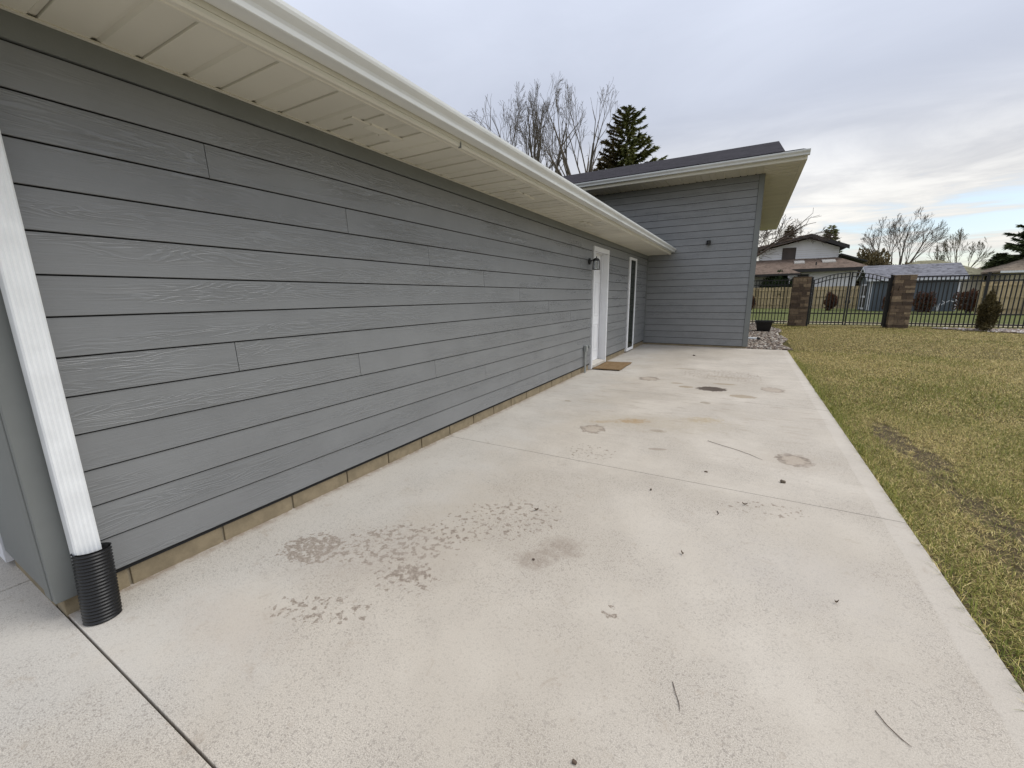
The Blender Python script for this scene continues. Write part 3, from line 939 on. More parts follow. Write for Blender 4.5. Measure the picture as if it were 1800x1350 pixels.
# wall lantern
LY, LZ = 7.515, 2.04
lan = empty('wall_lantern', (WX+0.012, LY, LZ), 'black glass lantern fixed to grey siding beside the white door', 'lantern')
lp = MB()
lp.tube([(WX+0.010, LY, LZ), (WX+0.030, LY, LZ), (WX+0.036, LY, LZ)], [0.056, 0.056, 0.030], 20)
part(lp, 'backplate', M_BLACKM, lan)
lx = WX+0.145
part(MB().tube([(WX+0.03, LY, LZ), (WX+0.075, LY, LZ+0.020), (WX+0.12, LY, LZ+0.045), (lx, LY, LZ+0.040)], 0.010, 8), 'arm', M_BLACKM, lan)
part(MB().tube([(lx, LY, LZ+0.085), (lx, LY, LZ+0.075), (lx, LY, LZ+0.052), (lx, LY, LZ+0.040), (lx, LY, LZ+0.006), (lx, LY, LZ+0.0)], [0.005, 0.009, 0.012, 0.046, 0.066, 0.066], 4), 'cap', M_BLACKM, lan)
for a in range(4):
    an = math.pi/4+a*math.pi/2
    cx_, cy_ = math.cos(an)*0.060, math.sin(an)*0.060
    part(MB().tube([(lx+cx_, LY+cy_, LZ+0.002), (lx+cx_*1.1, LY+cy_*1.1, LZ-0.150)], 0.009, 6), 'bar', M_BLACKM, lan)
rg = MB()
q = 0.052
for (a0, a1, b0, b1) in ((-q, q, -q, -q+0.010), (-q, q, q-0.010, q), (-q, -q+0.010, -q+0.0102, q-0.0102), (q-0.010, q, -q+0.0102, q-0.0102)):
    rg.box(lx+a0, lx+a1, LY+b0, LY+b1, LZ-0.153, LZ-0.144)
part(rg, 'base_ring', M_BLACKM, lan)
gl = MB()
gl.box(lx-0.040, lx+0.040, LY-0.040, LY+0.040, LZ-0.143, LZ-0.001)
part(gl, 'glass', M_CLEAR, lan)
part(MB().tube([(lx, LY, LZ-0.135), (lx, LY, LZ-0.125), (lx, LY, LZ-0.06), (lx, LY, LZ-0.01)], [0.004, 0.012, 0.012, 0.010], 8), 'bulb', M_GALV, lan)

# outlet box with conduit
ob_ = empty('outlet_box', (WX+0.03, 7.36, 0), 'small grey metal outlet box on thin conduits by the white door', 'outlet box')
part(MB().box(WX+0.012, WX+0.062, 7.315, 7.40, 0.40, 0.52), 'box', M_GALV, ob_, bevel=0.006)
part(MB().box(WX+0.0625, WX+0.070, 7.322, 7.393, 0.41, 0.51), 'cover', M_GALV, ob_, bevel=0.003)
part(MB().tube([(WX+0.036, 7.335, -0.005), (WX+0.036, 7.335, 0.402)], 0.012, 10), 'conduit', M_GALV, ob_)
part(MB().tube([(WX+0.036, 7.38, -0.005), (WX+0.036, 7.38, 0.402)], 0.010, 10), 'conduit', M_GALV, ob_)
part(MB().box(WX+0.012, WX+0.05, 7.55, 7.61, 0.44, 0.50), 'hose_bib', M_GALV, ob_, bevel=0.006)

# little black fixture on the wing
fxo = empty('wall_fixture', (-1.043, EY-0.01, 2.767), 'small black cylinder light on the tall end wall', 'wall light')
part(MB().box(-1.085, -1.000, EY-0.030, EY-0.008, 2.722, 2.808), 'mount_plate', M_BLACKM, fxo, bevel=0.006)
part(MB().tube([(-1.043, EY-0.075, 2.715), (-1.043, EY-0.075, 2.725), (-1.043, EY-0.075, 2.812), (-1.043, EY-0.075, 2.822)], [0.046, 0.052, 0.052, 0.044], 18), 'shade', M_BLACKM, fxo)

# planter and pipe in the gravel
pl = MB()
px_, py_ = 0.62, 18.6
def sq(c, h_, z): return [(c[0]-h_, c[1]-h_, z), (c[0]+h_, c[1]-h_, z), (c[0]+h_, c[1]+h_, z), (c[0]-h_, c[1]+h_, z)]
secs = [(0.195, -0.03), (0.27, 0.36), (0.30, 0.365), (0.305, 0.42), (0.285, 0.42), (0.26, 0.36), (0.19, 0.05)]
vs = []; fs = []
for h_, zz in secs: vs += sq((px_, py_), h_, zz)
for i in range(len(secs)-1):
    for k in range(4): fs.append((i*4+k, i*4+(k+1) % 4, i*4+4+(k+1) % 4, i*4+4+k))
fs.append((0, 1, 2, 3)); L_ = (len(secs)-1)*4; fs.append((L_, L_+1, L_+2, L_+3))
pl.add(vs, fs)
tag(pl.build('planter', M_BLACKP, None, (px_, py_, 0)), 'empty square black planter standing in the gravel strip', 'planter')
pv = empty('drain_stub', (0.3, 15.1, 0.02), 'short white plastic pipe with black end lying on the gravel', 'pipe')
part(MB().tube([(0.075, 15.12, 0.045), (0.36, 15.09, 0.04)], 0.042, 14), 'pipe', M_DOWN, pv)
part(MB().tube([(0.3602, 15.09, 0.04), (0.46, 15.08, 0.036)], 0.047, 14), 'end_cap', M_BLACKP, pv)

# ================================================================== DEBRIS ON THE PATIO
def pebble(loc, s, label, mat=M_PEBBLE, name='pebble'):
    bm = bmesh.new(); bmesh.ops.create_icosphere(bm, subdivisions=2, radius=1)
    for v in bm.verts:
        k_ = 1+0.18*math.sin(v.co.x*5+loc[0]*9)+0.12*math.sin(v.co.y*7+loc[1]*5)
        v.co = Vector((v.co.x*s[0]*k_, v.co.y*s[1]*k_, v.co.z*s[2]*k_))
    me = bpy.data.meshes.new(name); bm.to_mesh(me); bm.free()
    o = place(name, me, mat, None, (loc[0], loc[1], s[2]*0.8), smooth=True)
    return tag(o, label, name.replace('_', ' '))


pebble((0.36, 3.57), (0.019, 0.016, 0.012), 'rounded brown pebble on concrete near a ring stain')
pebble((-0.50, 2.97), (0.007, 0.009, 0.008), 'small dark clod just before the long concrete joint', M_TWIG, 'clod')
pebble((-0.17, 3.51), (0.013, 0.008, 0.005), 'flat brown chip lying beyond the long concrete joint', M_LEAF, 'chip')
pebble((-0.34, 0.965), (0.008, 0.007, 0.006), 'dark crumb on the bare foreground concrete', M_TWIG, 'crumb')
pebble((-1.0, 10.6), (0.03, 0.02, 0.014), 'dark crumb on concrete near the tall end wall', M_TWIG, 'crumb')
pebble((-0.9, 1.81), (0.007, 0.007, 0.005), 'dark crumb on the brown smudge', M_TWIG, 'crumb')


def twig(pts, r, label):
    m_ = MB().tube(pts, [r]*(len(pts)-1)+[r*0.4], 6)
    c_ = np.mean(np.array(pts), 0)
    return tag(m_.build('twig', M_TWIG, None, (c_[0], c_[1], 0), smooth=True), label, 'twig')


twig([(-0.115, 1.40, 0.003), (-0.10, 1.36, 0.004), (-0.083, 1.325, 0.003), (-0.075, 1.29, 0.003)], 0.0013, 'short curved twig on clean speckled concrete')
twig([(0.515, 1.62, 0.003), (0.535, 1.575, 0.004), (0.565, 1.54, 0.003), (0.585, 1.525, 0.003)], 0.0014, 'short twig on concrete near the lawn edge')
twig([(-0.22, 4.32, 0.004), (-0.10, 4.24, 0.006), (0.04, 4.17, 0.005), (0.15, 4.09, 0.005), (0.24, 4.00, 0.004)], 0.0018, 'long thin bent twig between two ring stains')
twig([(-0.05, 2.86, 0.003), (-0.04, 2.83, 0.004), (-0.048, 2.80, 0.003)], 0.0025, 'tiny bent twig near the long concrete joint')


def leaf(loc, ln, wd, rz_, label):
    nseg = 6
    vs = []
    for i in range(nseg+1):
        t = i/nseg
        w_ = wd*math.sin(math.pi*min(1, t*0.92+0.06))**0.8
        lift = 0.006+0.010*(t-0.5)**2*4
        vs += [((t-0.5)*ln, -w_, lift+0.004), ((t-0.5)*ln, 0, lift-0.002), ((t-0.5)*ln, w_, lift+0.005)]
    fs = []
    for i in range(nseg):
        for k_ in range(2): fs.append((i*3+k_, i*3+k_+1, i*3+3+k_+1, i*3+3+k_))
    c_, s_ = math.cos(rz_), math.sin(rz_)
    vs = [(loc[0]+a*c_-b*s_, loc[1]+a*s_+b*c_, z_) for a, b, z_ in vs]
    m_ = MB().add(vs, fs)
    o_ = m_.build('dead_leaf', M_LEAF, None, (loc[0], loc[1], 0), smooth=True, recalc=False)
    sd_ = o_.modifiers.new('t', 'SOLIDIFY'); sd_.thickness = 0.0008
    return tag(o_, label, 'leaf')


leaf((-0.19, 2.25), 0.026, 0.005, 2.2, 'small curled brown leaf on open concrete before the joint')
leaf((0.49, 2.19), 0.018, 0.004, 0.4, 'narrow dead leaf on concrete near the smooth border')
leaf((0.11, 3.04), 0.032, 0.005, 0.1, 'curled dark leaf among faint marks near the joint')
leaf((-1.12, 2.3), 0.028, 0.007, 0.6, 'brown leaf near the blotched stains')

# ================================================================== BLACK METAL FENCE AND STONE PILLARS
FY = 22.8


def unit_box(name):
    me = bpy.data.meshes.get(name)
    if me: return me
    b = MB().box(-0.5, 0.5, -0.5, 0.5, -0.5, 0.5)
    me = bpy.data.meshes.new(name); me.from_pydata(b.v, [], b.f)
    return me


def ubox(name, mat, parent, c, s, key, rz_=0.0):
    me = unit_box('unit_'+key)
    if len(me.materials) == 0: me.materials.append(mat)
    o = place(name, me, mat, parent, c)
    o.scale = s
    o.rotation_euler = (0, 0, rz_)
    return o


def fence_run(root, x0, x1, top, z_bot=0.05, rails=(0.16, 0.55, 1.81, 2.02), spacing=0.130, arch=None):
    n_ = max(2, int(round((x1-x0)/spacing)))
    for i in range(1, n_):
        x_ = x0+(x1-x0)*i/n_
        t_ = top if arch is None else arch(x_)
        ubox('picket', M_BLACKM, root, (x_, FY, (z_bot+t_)/2), (0.031, 0.031, t_-z_bot), 'iron')
    for r_ in rails:
        ubox('rail', M_BLACKM, root, ((x0+x1)/2, FY, r_), (x1-x0, 0.048, 0.048), 'iron')


fa = empty('metal_fence', (0.9, FY, 0), 'short black metal picket fence between house wall and stone pillar', 'fence', 'black metal fence runs')
fence_run(fa, 0.16, 1.66, 2.02)
for x_ in (0.13,):
    ubox('post', M_BLACKM, fa, (x_, FY, 1.02), (0.06, 0.06, 2.1), 'iron')
fb = empty('metal_fence', (9.0, FY, 0), 'long black metal picket fence behind the bronzed juniper', 'fence', 'black metal fence runs')
for a, b in ((5.80, 7.82), (7.90, 9.92), (10.0, 12.02), (12.10, 14.12)):
    fence_run(fb, a, b, 2.03)
for x_ in (7.86, 9.96, 12.06, 14.16):
    ubox('post', M_BLACKM, fb, (x_, FY, 1.03), (0.075, 0.075, 2.14), 'iron')
    ubox('post_cap', M_BLACKM, fb, (x_, FY, 2.11), (0.09, 0.09, 0.025), 'iron')


def gate(xa, xb, hinge_left, label):
    r_ = empty('metal_gate', ((xa+xb)/2, FY, 0), label, 'gate', 'arched gate leaves')
    hx = xa if hinge_left else xb
    mx_ = xb if hinge_left else xa
    def arch(x_):
        t_ = abs(x_-hx)/abs(mx_-hx)
        return 1.98 + 0.29*math.sin(t_*math.pi/2)
    fence_run(r_, xa+0.04, xb-0.04, 2.0, 0.06, rails=(0.16, 0.55), arch=arch)
    for dz_ in (0.0, -0.17):
        pts_ = [(xa+(xb-xa)*i/10, FY, arch(xa+(xb-xa)*i/10)+dz_) for i in range(11)]
        part(MB().tube(pts_, 0.018, 4), 'arched_rail', M_BLACKM, r_)
    for x_ in (xa+0.02, xb-0.02):
        ubox('stile', M_BLACKM, r_, (x_, FY, (0.05+arch(x_)+0.02)/2), (0.05, 0.05, arch(x_)-0.03), 'iron')
    ubox('latch', M_BLACKM, r_, (mx_-(0.04 if hinge_left else -0.04), FY-0.035, 1.05), (0.06, 0.03, 0.12), 'iron')
    return r_


gate(2.46, 3.715, True, 'arched black metal gate leaf hinged on the pillar nearer the house')
gate(3.755, 5.02, False, 'arched black metal gate leaf hinged on the pillar beside the long fence')
for x_, lb in ((2.40, 'black metal gate post beside the pillar nearer the house'), (5.08, 'black metal gate post beside the pillar by the long fence')):
    gp = MB().box(x_-0.045, x_+0.045, FY-0.045, FY+0.045, -0.06, 2.10)
    gp.prism([(x_-0.055, FY-0.055), (x_+0.055, FY-0.055), (x_+0.055, FY+0.055), (x_-0.055, FY+0.055)], 2, 2.101, 2.125)
    tag(part(gp, 'gate_post', M_BLACKM, None, (x_, FY, 0), bevel=0.004), lb, 'post', 'gate posts')


def pillar(xc, height, label):
    r_ = empty('stone_pillar', (xc, FY, 0), label, 'pillar', 'stone gate pillars')
    hw = 0.325
    corep = part(MB().box(xc-hw+0.05, xc+hw-0.05, FY-hw+0.05, FY+hw-0.05, -0.05, height-0.02), 'core', M_MORTAR, r_)
    rr = random.Random(int(xc*100))
    z_ = 0.0
    i = 0
    heights = []
    while z_ < height-0.03:
        h_ = rr.choice([0.085, 0.105, 0.125, 0.14])
        if z_+h_ > height-0.05: h_ = height-z_
        heights.append((z_, h_)); z_ += h_
    for (z_, h_) in heights:
        for side in range(4):
            cuts_ = [-hw]
            c_ = -hw
            while True:
                c_ += rr.choice([0.16, 0.22, 0.28, 0.34])
                if c_ > hw-0.10: break
                cuts_.append(c_)
            cuts_.append(hw)
            if side in (1, 3): cuts_[0] = -hw+0.10; cuts_[-1] = hw-0.10
            for a, b in zip(cuts_[:-1], cuts_[1:]):
                if b-a < 0.03: continue
                d_ = rr.uniform(-0.012, 0.014)
                m_ = (a+b)/2
                dep = 0.10
                off_ = hw-dep/2+d_
                c3 = {0: (xc+m_, FY-off_), 1: (xc+off_, FY+m_), 2: (xc+m_, FY+off_), 3: (xc-off_, FY+m_)}[side]
                s3 = ((b-a)-0.008, dep) if side in (0, 2) else (dep, (b-a)-0.008)
                ubox('stone', M_STONE, r_, (c3[0], c3[1], z_+h_/2-0.003), (s3[0], s3[1], h_-0.008), 'stone')
    part(MB().box(xc-hw-0.02, xc+hw+0.02, FY-hw-0.02, FY+hw+0.02, height, height+0.02), 'cap_stone', M_STONE, r_, bevel=0.006)
    return r_


pillar(2.02, 2.12, 'brown ledge stone pillar between the short metal fence and the gate')
pillar(5.44, 2.08, 'brown ledge stone pillar between the gate and the long metal fence')

# ================================================================== GRAVEL
def icos():
    bm = bmesh.new(); bmesh.ops.create_icosphere(bm, subdivisions=1, radius=1.0)
    v = np.array([tuple(p.co) for p in bm.verts]); f = np.array([[q.index for q in fc.verts] for fc in bm.faces]); bm.free()
    return v, f


ICV, ICF = icos()


def scatter_stones(name, pts, smin, smax, cols, label):
    n_ = len(pts)
    s = rng.uniform(smin, smax, (n_, 1))*np.stack([rng.uniform(.8, 1.4, n_), rng.uniform(.7, 1.1, n_), rng.uniform(.4, .75, n_)], 1)
    an = rng.uniform(0, 2*np.pi, n_); ca, sa = np.cos(an), np.sin(an)
    V = ICV[None]*s[:, None, :]*rng.uniform(0.85, 1.12, (n_, len(ICV), 1))
    Vx = V[:, :, 0]*ca[:, None]-V[:, :, 1]*sa[:, None]; Vy = V[:, :, 0]*sa[:, None]+V[:, :, 1]*ca[:, None]
    V = np.stack([Vx, Vy, V[:, :, 2]], 2)+pts[:, None, :]
    F = (ICF[None]+(np.arange(n_)*len(ICV))[:, None, None]).reshape(-1)
    ci = rng.integers(0, len(cols), n_)
    C = np.array(cols)[ci]*rng.uniform(0.7, 1.25, (n_, 1))
    A = np.concatenate([np.repeat(C, len(ICV), 0), np.ones((n_*len(ICV), 1))], 1)
    me = raw_mesh(name, V.reshape(-1, 3), F, 3, {'col': A})
    o = place(name, me, M_STONES)
    return tag(o, label, 'gravel', kind='stuff')


GC = [(0.30, 0.25, 0.195), (0.20, 0.155, 0.12), (0.42, 0.37, 0.31), (0.13, 0.10, 0.08), (0.26, 0.20, 0.15), (0.50, 0.46, 0.40), (0.08, 0.06, 0.05), (0.17, 0.125, 0.095)]
n_ = 6500
yy = rng.uniform(12.61, 24.0, n_)
edge = 1.05 + 0.10*np.sin(yy*1.7) + 0.12*np.clip((yy-14)/6, 0, 1) - 0.35*np.clip((yy-20)/3, 0, 1)
xx = 0.06 + rng.uniform(0, 1, n_)*(edge-0.06)
P_ = np.stack([xx, yy, np.full(n_, GZ+0.022)+rng.uniform(0, 0.025, n_)], 1)
scatter_stones('gravel', P_, 0.022, 0.05, GC, 'mixed tan and brown gravel strip along the wing wall')
mb = MB()
ne = 24
for i in range(ne):
    ya = 12.605+i*(24.0-12.605)/ne; yb = 12.605+(i+1)*(24.0-12.605)/ne
    ea = 1.05+0.10*math.sin(ya*1.7)+0.12*min(max((ya-14)/6, 0), 1)-0.35*min(max((ya-20)/3, 0), 1)
    eb = 1.05+0.10*math.sin(yb*1.7)+0.12*min(max((yb-14)/6, 0), 1)-0.35*min(max((yb-20)/3, 0), 1)
    mb.add([(0.05, ya, GZ+0.012), (ea, ya, GZ+0.012), (eb, yb, GZ+0.012), (0.05, yb, GZ+0.012)], [(0, 1, 2, 3)])
tag(mb.build('gravel_bed', M_SOIL), 'brown soil bed under the gravel strip', 'soil', kind='structure')


def in_bed2(x, y):
    return (y < 22.5 + 0.15*np.sin(x*3)) & (y > 22.6 - 0.62*(x-6.55)**0.75*1.9 - 0.0) & (x > 6.55) & (y > 16.5)


xx = rng.uniform(6.55, 13.0, 60000); yy = rng.uniform(16.5, 22.7, 60000)
ok = in_bed2(xx, yy); xx, yy = xx[ok][:13000], yy[ok][:13000]
P_ = np.stack([xx, yy, np.full(len(xx), GZ+0.02)+rng.uniform(0, 0.03, len(xx))], 1)
scatter_stones('gravel', P_, 0.025, 0.06, [(0.38, 0.32, 0.27), (0.28, 0.22, 0.18), (0.50, 0.45, 0.40), (0.18, 0.135, 0.11), (0.34, 0.27, 0.22), (0.58, 0.54, 0.50)], 'pale pinkish gravel bed around the bronzed juniper')

# ================================================================== VEGETATION
def leafcloud(centers, sizes, n_per, seedv, aspect=0.35, up=0.0):
    """random small triangles round each centre; returns verts, flat faces"""
    r_ = np.random.default_rng(seedv)
    n_ = len(centers)
    c = np.repeat(centers, n_per, 0); s = np.repeat(sizes, n_per, 0)
    off = r_.normal(0, 1, (len(c), 3)); off /= np.linalg.norm(off, axis=1, keepdims=True); off *= r_.uniform(0, 1, (len(c), 1))**0.5
    p = c+off*s[:, None]
    d = r_.normal(0, 1, (len(c), 3)); d[:, 2] += up; d /= np.linalg.norm(d, axis=1, keepdims=True)
    e = np.cross(d, r_.normal(0, 1, (len(c), 3))); e /= np.linalg.norm(e, axis=1, keepdims=True)+1e-9
    return p, d, e


def tri_mesh(name, p, d, e, ln, wd):
    v = np.stack([p-e*wd[:, None], p+e*wd[:, None], p+d*ln[:, None]], 1).reshape(-1, 3)
    return raw_mesh(name, v, np.arange(len(v)), 3)


class Wood:
    def __init__(s): s.seg = []
    def mesh(s, name, n=4):
        a = np.array([q[0] for q in s.seg], float); b = np.array([q[1] for q in s.seg], float)
        ra = np.array([q[2] for q in s.seg]); rb = np.array([q[3] for q in s.seg])
        t = b-a; t /= np.linalg.norm(t, axis=1, keepdims=True)+1e-9
        ref = np.where(np.abs(t[:, 2:3]) < 0.9, np.array([[0, 0, 1.0]]), np.array([[1.0, 0, 0]]))
        u = np.cross(t, ref); u /= np.linalg.norm(u, axis=1, keepdims=True); w = np.cross(t, u)
        V = []
        for (c, r_) in ((a, ra), (b, rb)):
            for k in range(n):
                an = 2*math.pi*k/n
                V.append(c+r_[:, None]*(math.cos(an)*u+math.sin(an)*w))
        V = np.stack(V, 1)                          # (m, 2n, 3)
        f = []
        for k in range(n): f += [k, (k+1) % n, n+(k+1) % n, n+k]
        F = (np.array(f)[None]+(np.arange(len(a))*2*n)[:, None]).reshape(-1)
        me = raw_mesh(name, V.reshape(-1, 3), F, 4)
        return me


def grow(wd, rr, p, d, length, r, level, maxlev, spread, up, kids, rmin, trunk=None, droop=0.0):
    nseg = (7, 6, 5, 4, 3, 2)[level]
    sl = length/nseg
    p = np.array(p, float); d = np.array(d, float)
    for i in range(nseg):
        d = d + np.array([rr.gauss(0, 1), rr.gauss(0, 1), rr.gauss(0, 1)])*(0.05+0.012*level)
        d[2] += up
        d /= np.linalg.norm(d)
        q = p+d*sl
        k0, k1 = 1-0.80*i/nseg, 1-0.80*(i+1)/nseg
        r1, r2 = max(rmin, r*k0), max(rmin, r*k1)
        (trunk if (trunk is not None and level == 0) else wd).seg.append((p, q, r1, r2))
        if level < maxlev and (i > 0 or level > 1):
            nk = kids[level]
            k_ = int(nk) + (1 if rr.random() < nk-int(nk) else 0)
            rest = length*(0.27+0.45*(1-(i+1)/nseg))
            for _ in range(k_):
                ax = np.array([rr.gauss(0, 1), rr.gauss(0, 1), rr.gauss(0, 0.6)])
                ax -= d*(ax@d); ax /= np.linalg.norm(ax)+1e-9
                an = spread*rr.uniform(0.65, 1.25)
                nd = d*math.cos(an)+ax*math.sin(an)
                grow(wd, rr, q, nd, rest*rr.uniform(0.75, 1.2), r2*rr.uniform(0.5, 0.7), level+1, maxlev, spread, up, kids, rmin, trunk, droop)
        p = q
    return p


def bare_tree(name, label, base, height, width, seed, mat, stems=1, spread=0.55, up=0.05, kids=(1.6, 1.9, 1.7, 1.5), maxlev=4, rmin=0.012, r0=0.22, lean=0.12, clear=0.12, group='leafless trees', frac=0.80, droop=0.0):
    rr = random.Random(seed)
    t = empty(name, base, label, 'tree', group)
    trunk = Wood(); crown = Wood()
    b = np.array(base, float); b[2] -= 0.1
    top = b+np.array([rr.gauss(0, .02)*height, rr.gauss(0, .02)*height, height*clear+0.1])
    trunk.seg.append((b, b+(top-b)*0.25, r0*1.35, r0*1.05)); trunk.seg.append((b+(top-b)*0.25, top, r0*1.05, r0*0.95))
    for i in range(stems):
        an = 2*math.pi*i/stems+rr.uniform(-0.4, 0.4)
        ln = 0 if stems == 1 else rr.uniform(0.6, 1.3)*lean*(1.0)
        d = np.array([math.cos(an)*ln, math.sin(an)*ln, 1.0]); d /= np.linalg.norm(d)
        grow(crown, rr, top, d, height*frac*rr.uniform(0.88, 1.05), r0*(0.9 if stems == 1 else 0.62), 0, maxlev, spread, up, kids, rmin, trunk if stems == 1 else None, droop)
    # bring the grown tree to its measured height and spread
    P = np.array([q[1] for q in crown.seg])
    hz = np.quantile(P[:, 2], 0.999)-b[2]
    wx = 0.5*(np.quantile(P[:, 0], 0.985)-np.quantile(P[:, 0], 0.015)+np.quantile(P[:, 1], 0.985)-np.quantile(P[:, 1], 0.015))
    S = np.array([1.22*width/wx, 1.22*width/wx, 1.16*height/hz])
    for W_ in (trunk, crown):
        W_.seg = [(b+(q[0]-b)*S, b+(q[1]-b)*S, q[2], q[3]) for q in W_.seg]
    A_ = np.array([q[1] for q in crown.seg])-b
    th = np.arctan2(A_[:, 1], A_[:, 0])
    lump = 1+0.07*np.sin(3*th+seed)+0.06*np.sin(7*th+A_[:, 2]*0.9+seed*2)+np.random.default_rng(seed).normal(0, 0.025, len(A_))
    rr_ = ((A_[:, 0]/(width*0.52))**2+(A_[:, 1]/(width*0.52))**2+(np.maximum(A_[:, 2]-height*0.52, 0)/(height*0.48))**2)**0.5
    key = lambda p_: (round(p_[0], 4), round(p_[1], 4), round(p_[2], 4))
    alive = {key(crown.seg[0][0])} | {key(q[1]) for q in trunk.seg}
    kept = []
    for q, m_ in zip(crown.seg, lump-rr_):
        if m_ > 0 and key(q[0]) in alive:             # a twig lives only while its branch does
            alive.add(key(q[1]))
            cap_ = rmin+0.30*m_**1.5
            kept.append((q[0], q[1], min(q[2], cap_*1.35), min(q[3], cap_)))
    crown.seg = kept
    tm = trunk.mesh('trunk', 8); place('trunk', tm, mat, t, (0, 0, 0))
    cm = crown.mesh('crown', 4 if rmin < 0.02 else 3); place('crown', cm, mat, t, (0, 0, 0))
    return t


def conifer(name, label, base, height, width, seed, mat, group='spruce trees', mat2=None, gap=0.16, dens=1.0, blade=0.32, taper=1.0, skirt=0.06):
    rr = np.random.default_rng(seed)
    t = empty(name, base, label, 'tree', group)
    b = np.array(base, float)
    w = Wood()
    w.seg.append((b-np.array([0, 0, .1]), b+np.array([0, 0, height*0.5]), height*0.018+0.03, height*0.011+0.02))
    w.seg.append((b+np.array([0, 0, height*0.5]), b+np.array([0, 0, height*0.98]), height*0.011+0.02, 0.015))
    P1, D1, E1, L1 = [], [], [], []
    z = height*skirt
    while z < height*0.985:
        f = 1-z/height
        R_ = width*0.5*(f**taper)*rr.uniform(0.85, 1.1)+0.06
        nb = int(6+rr.integers(0, 4))
        a0 = rr.uniform(0, 6.28)
        for k in range(nb):
            if rr.random() < gap*0.6: continue
            a = a0+6.283*k/nb+rr.uniform(-0.25, 0.25)
            L = R_*rr.uniform(0.62, 1.15)
            rise = rr.uniform(-0.05, 0.28)+0.5*(z/height)
            st = b+np.array([0, 0, z])
            tip = st+np.array([math.cos(a)*L, math.sin(a)*L, L*(rise-0.30)])
            mid = (st+tip)/2+np.array([0, 0, L*-0.05])
            w.seg.append((st, mid, 0.012+L*0.010, 0.008+L*0.005)); w.seg.append((mid, tip, 0.008+L*0.005, 0.005))
            ns = max(4, int(L*16*dens))
            tt = rr.uniform(0.12, 1.0, ns)**0.8
            pos = st[None]+(tip-st)[None]*tt[:, None]+np.array([0, 0, 1.0])[None]*(-0.08*L*np.sin(tt*3.14))[:, None]
            side = np.array([-math.sin(a), math.cos(a), 0])
            dd = (tip-st)/np.linalg.norm(tip-st)
            sgn = rr.choice([-1, 1], ns)
            sp = rr.uniform(0.25, 1.0, ns)
            d = dd[None]*0.8+side[None]*(sgn*sp)[:, None]+rr.normal(0, 0.22, (ns, 3))
            d[:, 2] -= rr.uniform(0.0, 0.55, ns)
            d /= np.linalg.norm(d, axis=1, keepdims=True)
            e = np.cross(d, rr.normal(0, 1, (ns, 3))+np.array([0, 0, 1.2])); e /= np.linalg.norm(e, axis=1, keepdims=True)
            P1.append(pos); D1.append(d); E1.append(e); L1.append(np.full(ns, blade)*(0.55+0.6*f)*rr.uniform(0.6, 1.3, ns))
        z += height*0.012+rr.uniform(0.0, 0.014)*height
    P1, D1, E1, L1 = map(np.concatenate, (P1, D1, E1, L1))
    place('trunk', w.mesh('trunk', 5), M_BARKB, t, (0, 0, 0))
    sel = np.zeros(len(P1), bool)
    if mat2 is not None:
        sel = (P1[:, 0]-b[0]+rr.normal(0, 0.25, len(P1))*width*0.2) < -0.03*width
    for m_, s_ in ((mat, ~sel), (mat2, sel)):
        if m_ is None or not s_.any(): continue
        me = tri_mesh('crown', P1[s_], D1[s_], E1[s_], L1[s_], L1[s_]*0.20)
        place('crown', me, m_, t, (0, 0, 0))
    return t


for o in []: pass


def fix_children():
    """crowns and trunks were built in world coordinates"""
    pass


def shrub(name, label, base, r_, h_, seed, mat, group=None, n=2600, blade=0.07, cat='shrub', pointy=0.0):
    rr = np.random.default_rng(seed)
    t = empty(name, base, label, cat, group)
    b = np.array(base, float)
    w = Wood()
    tips = []
    for i in range(26):
        a = rr.uniform(0, 6.28); ph = rr.uniform(0.05, 0.9)
        tip = b+np.array([math.cos(a)*r_*ph, math.sin(a)*r_*ph, h_*(1.0-0.45*ph**2)*rr.uniform(0.75, 1.0)])
        mid = b+(tip-b)*0.5+np.array([math.cos(a), math.sin(a), 0])*r_*0.12
        w.seg.append((b-np.array([0, 0, .05]), mid, 0.014, 0.009)); w.seg.append((mid, tip, 0.009, 0.004))
        tips.append(tip)
    place('stems', w.mesh('stems', 4), M_BARKB, t, (0, 0, 0))
    u = rr.normal(0, 1, (n, 3)); u /= np.linalg.norm(u, axis=1, keepdims=True)
    rad = rr.uniform(0.25, 1.0, n)**0.45
    lump = 1+0.16*np.sin(u[:, 0]*5+seed)+0.14*np.sin(u[:, 1]*6+seed*2)+0.12*np.sin(u[:, 2]*7+seed*3)
    zz = u[:, 2]*rad*lump
    wid = 1.0-pointy*np.clip((zz+1)/2, 0, 1)
    p = b[None]+np.stack([u[:, 0]*rad*lump*r_*wid, u[:, 1]*rad*lump*r_*wid, h_*0.52+zz*h_*0.50], 1)
    p[:, 2] = np.maximum(p[:, 2], b[2]+0.03)
    d = u*0.8+rr.normal(0, 0.6, (n, 3)); d[:, 2] += 0.5; d /= np.linalg.norm(d, axis=1, keepdims=True)
    e = np.cross(d, rr.normal(0, 1, (n, 3))); e /= np.linalg.norm(e, axis=1, keepdims=True)
    L = blade*rr.uniform(0.5, 1.4, n)
    place('foliage', tri_mesh('foliage', p, d, e, L, L*0.28), mat, t, (0, 0, 0))
    return t


# children of these empties are built in world space: place() put them at -parent origin offset already

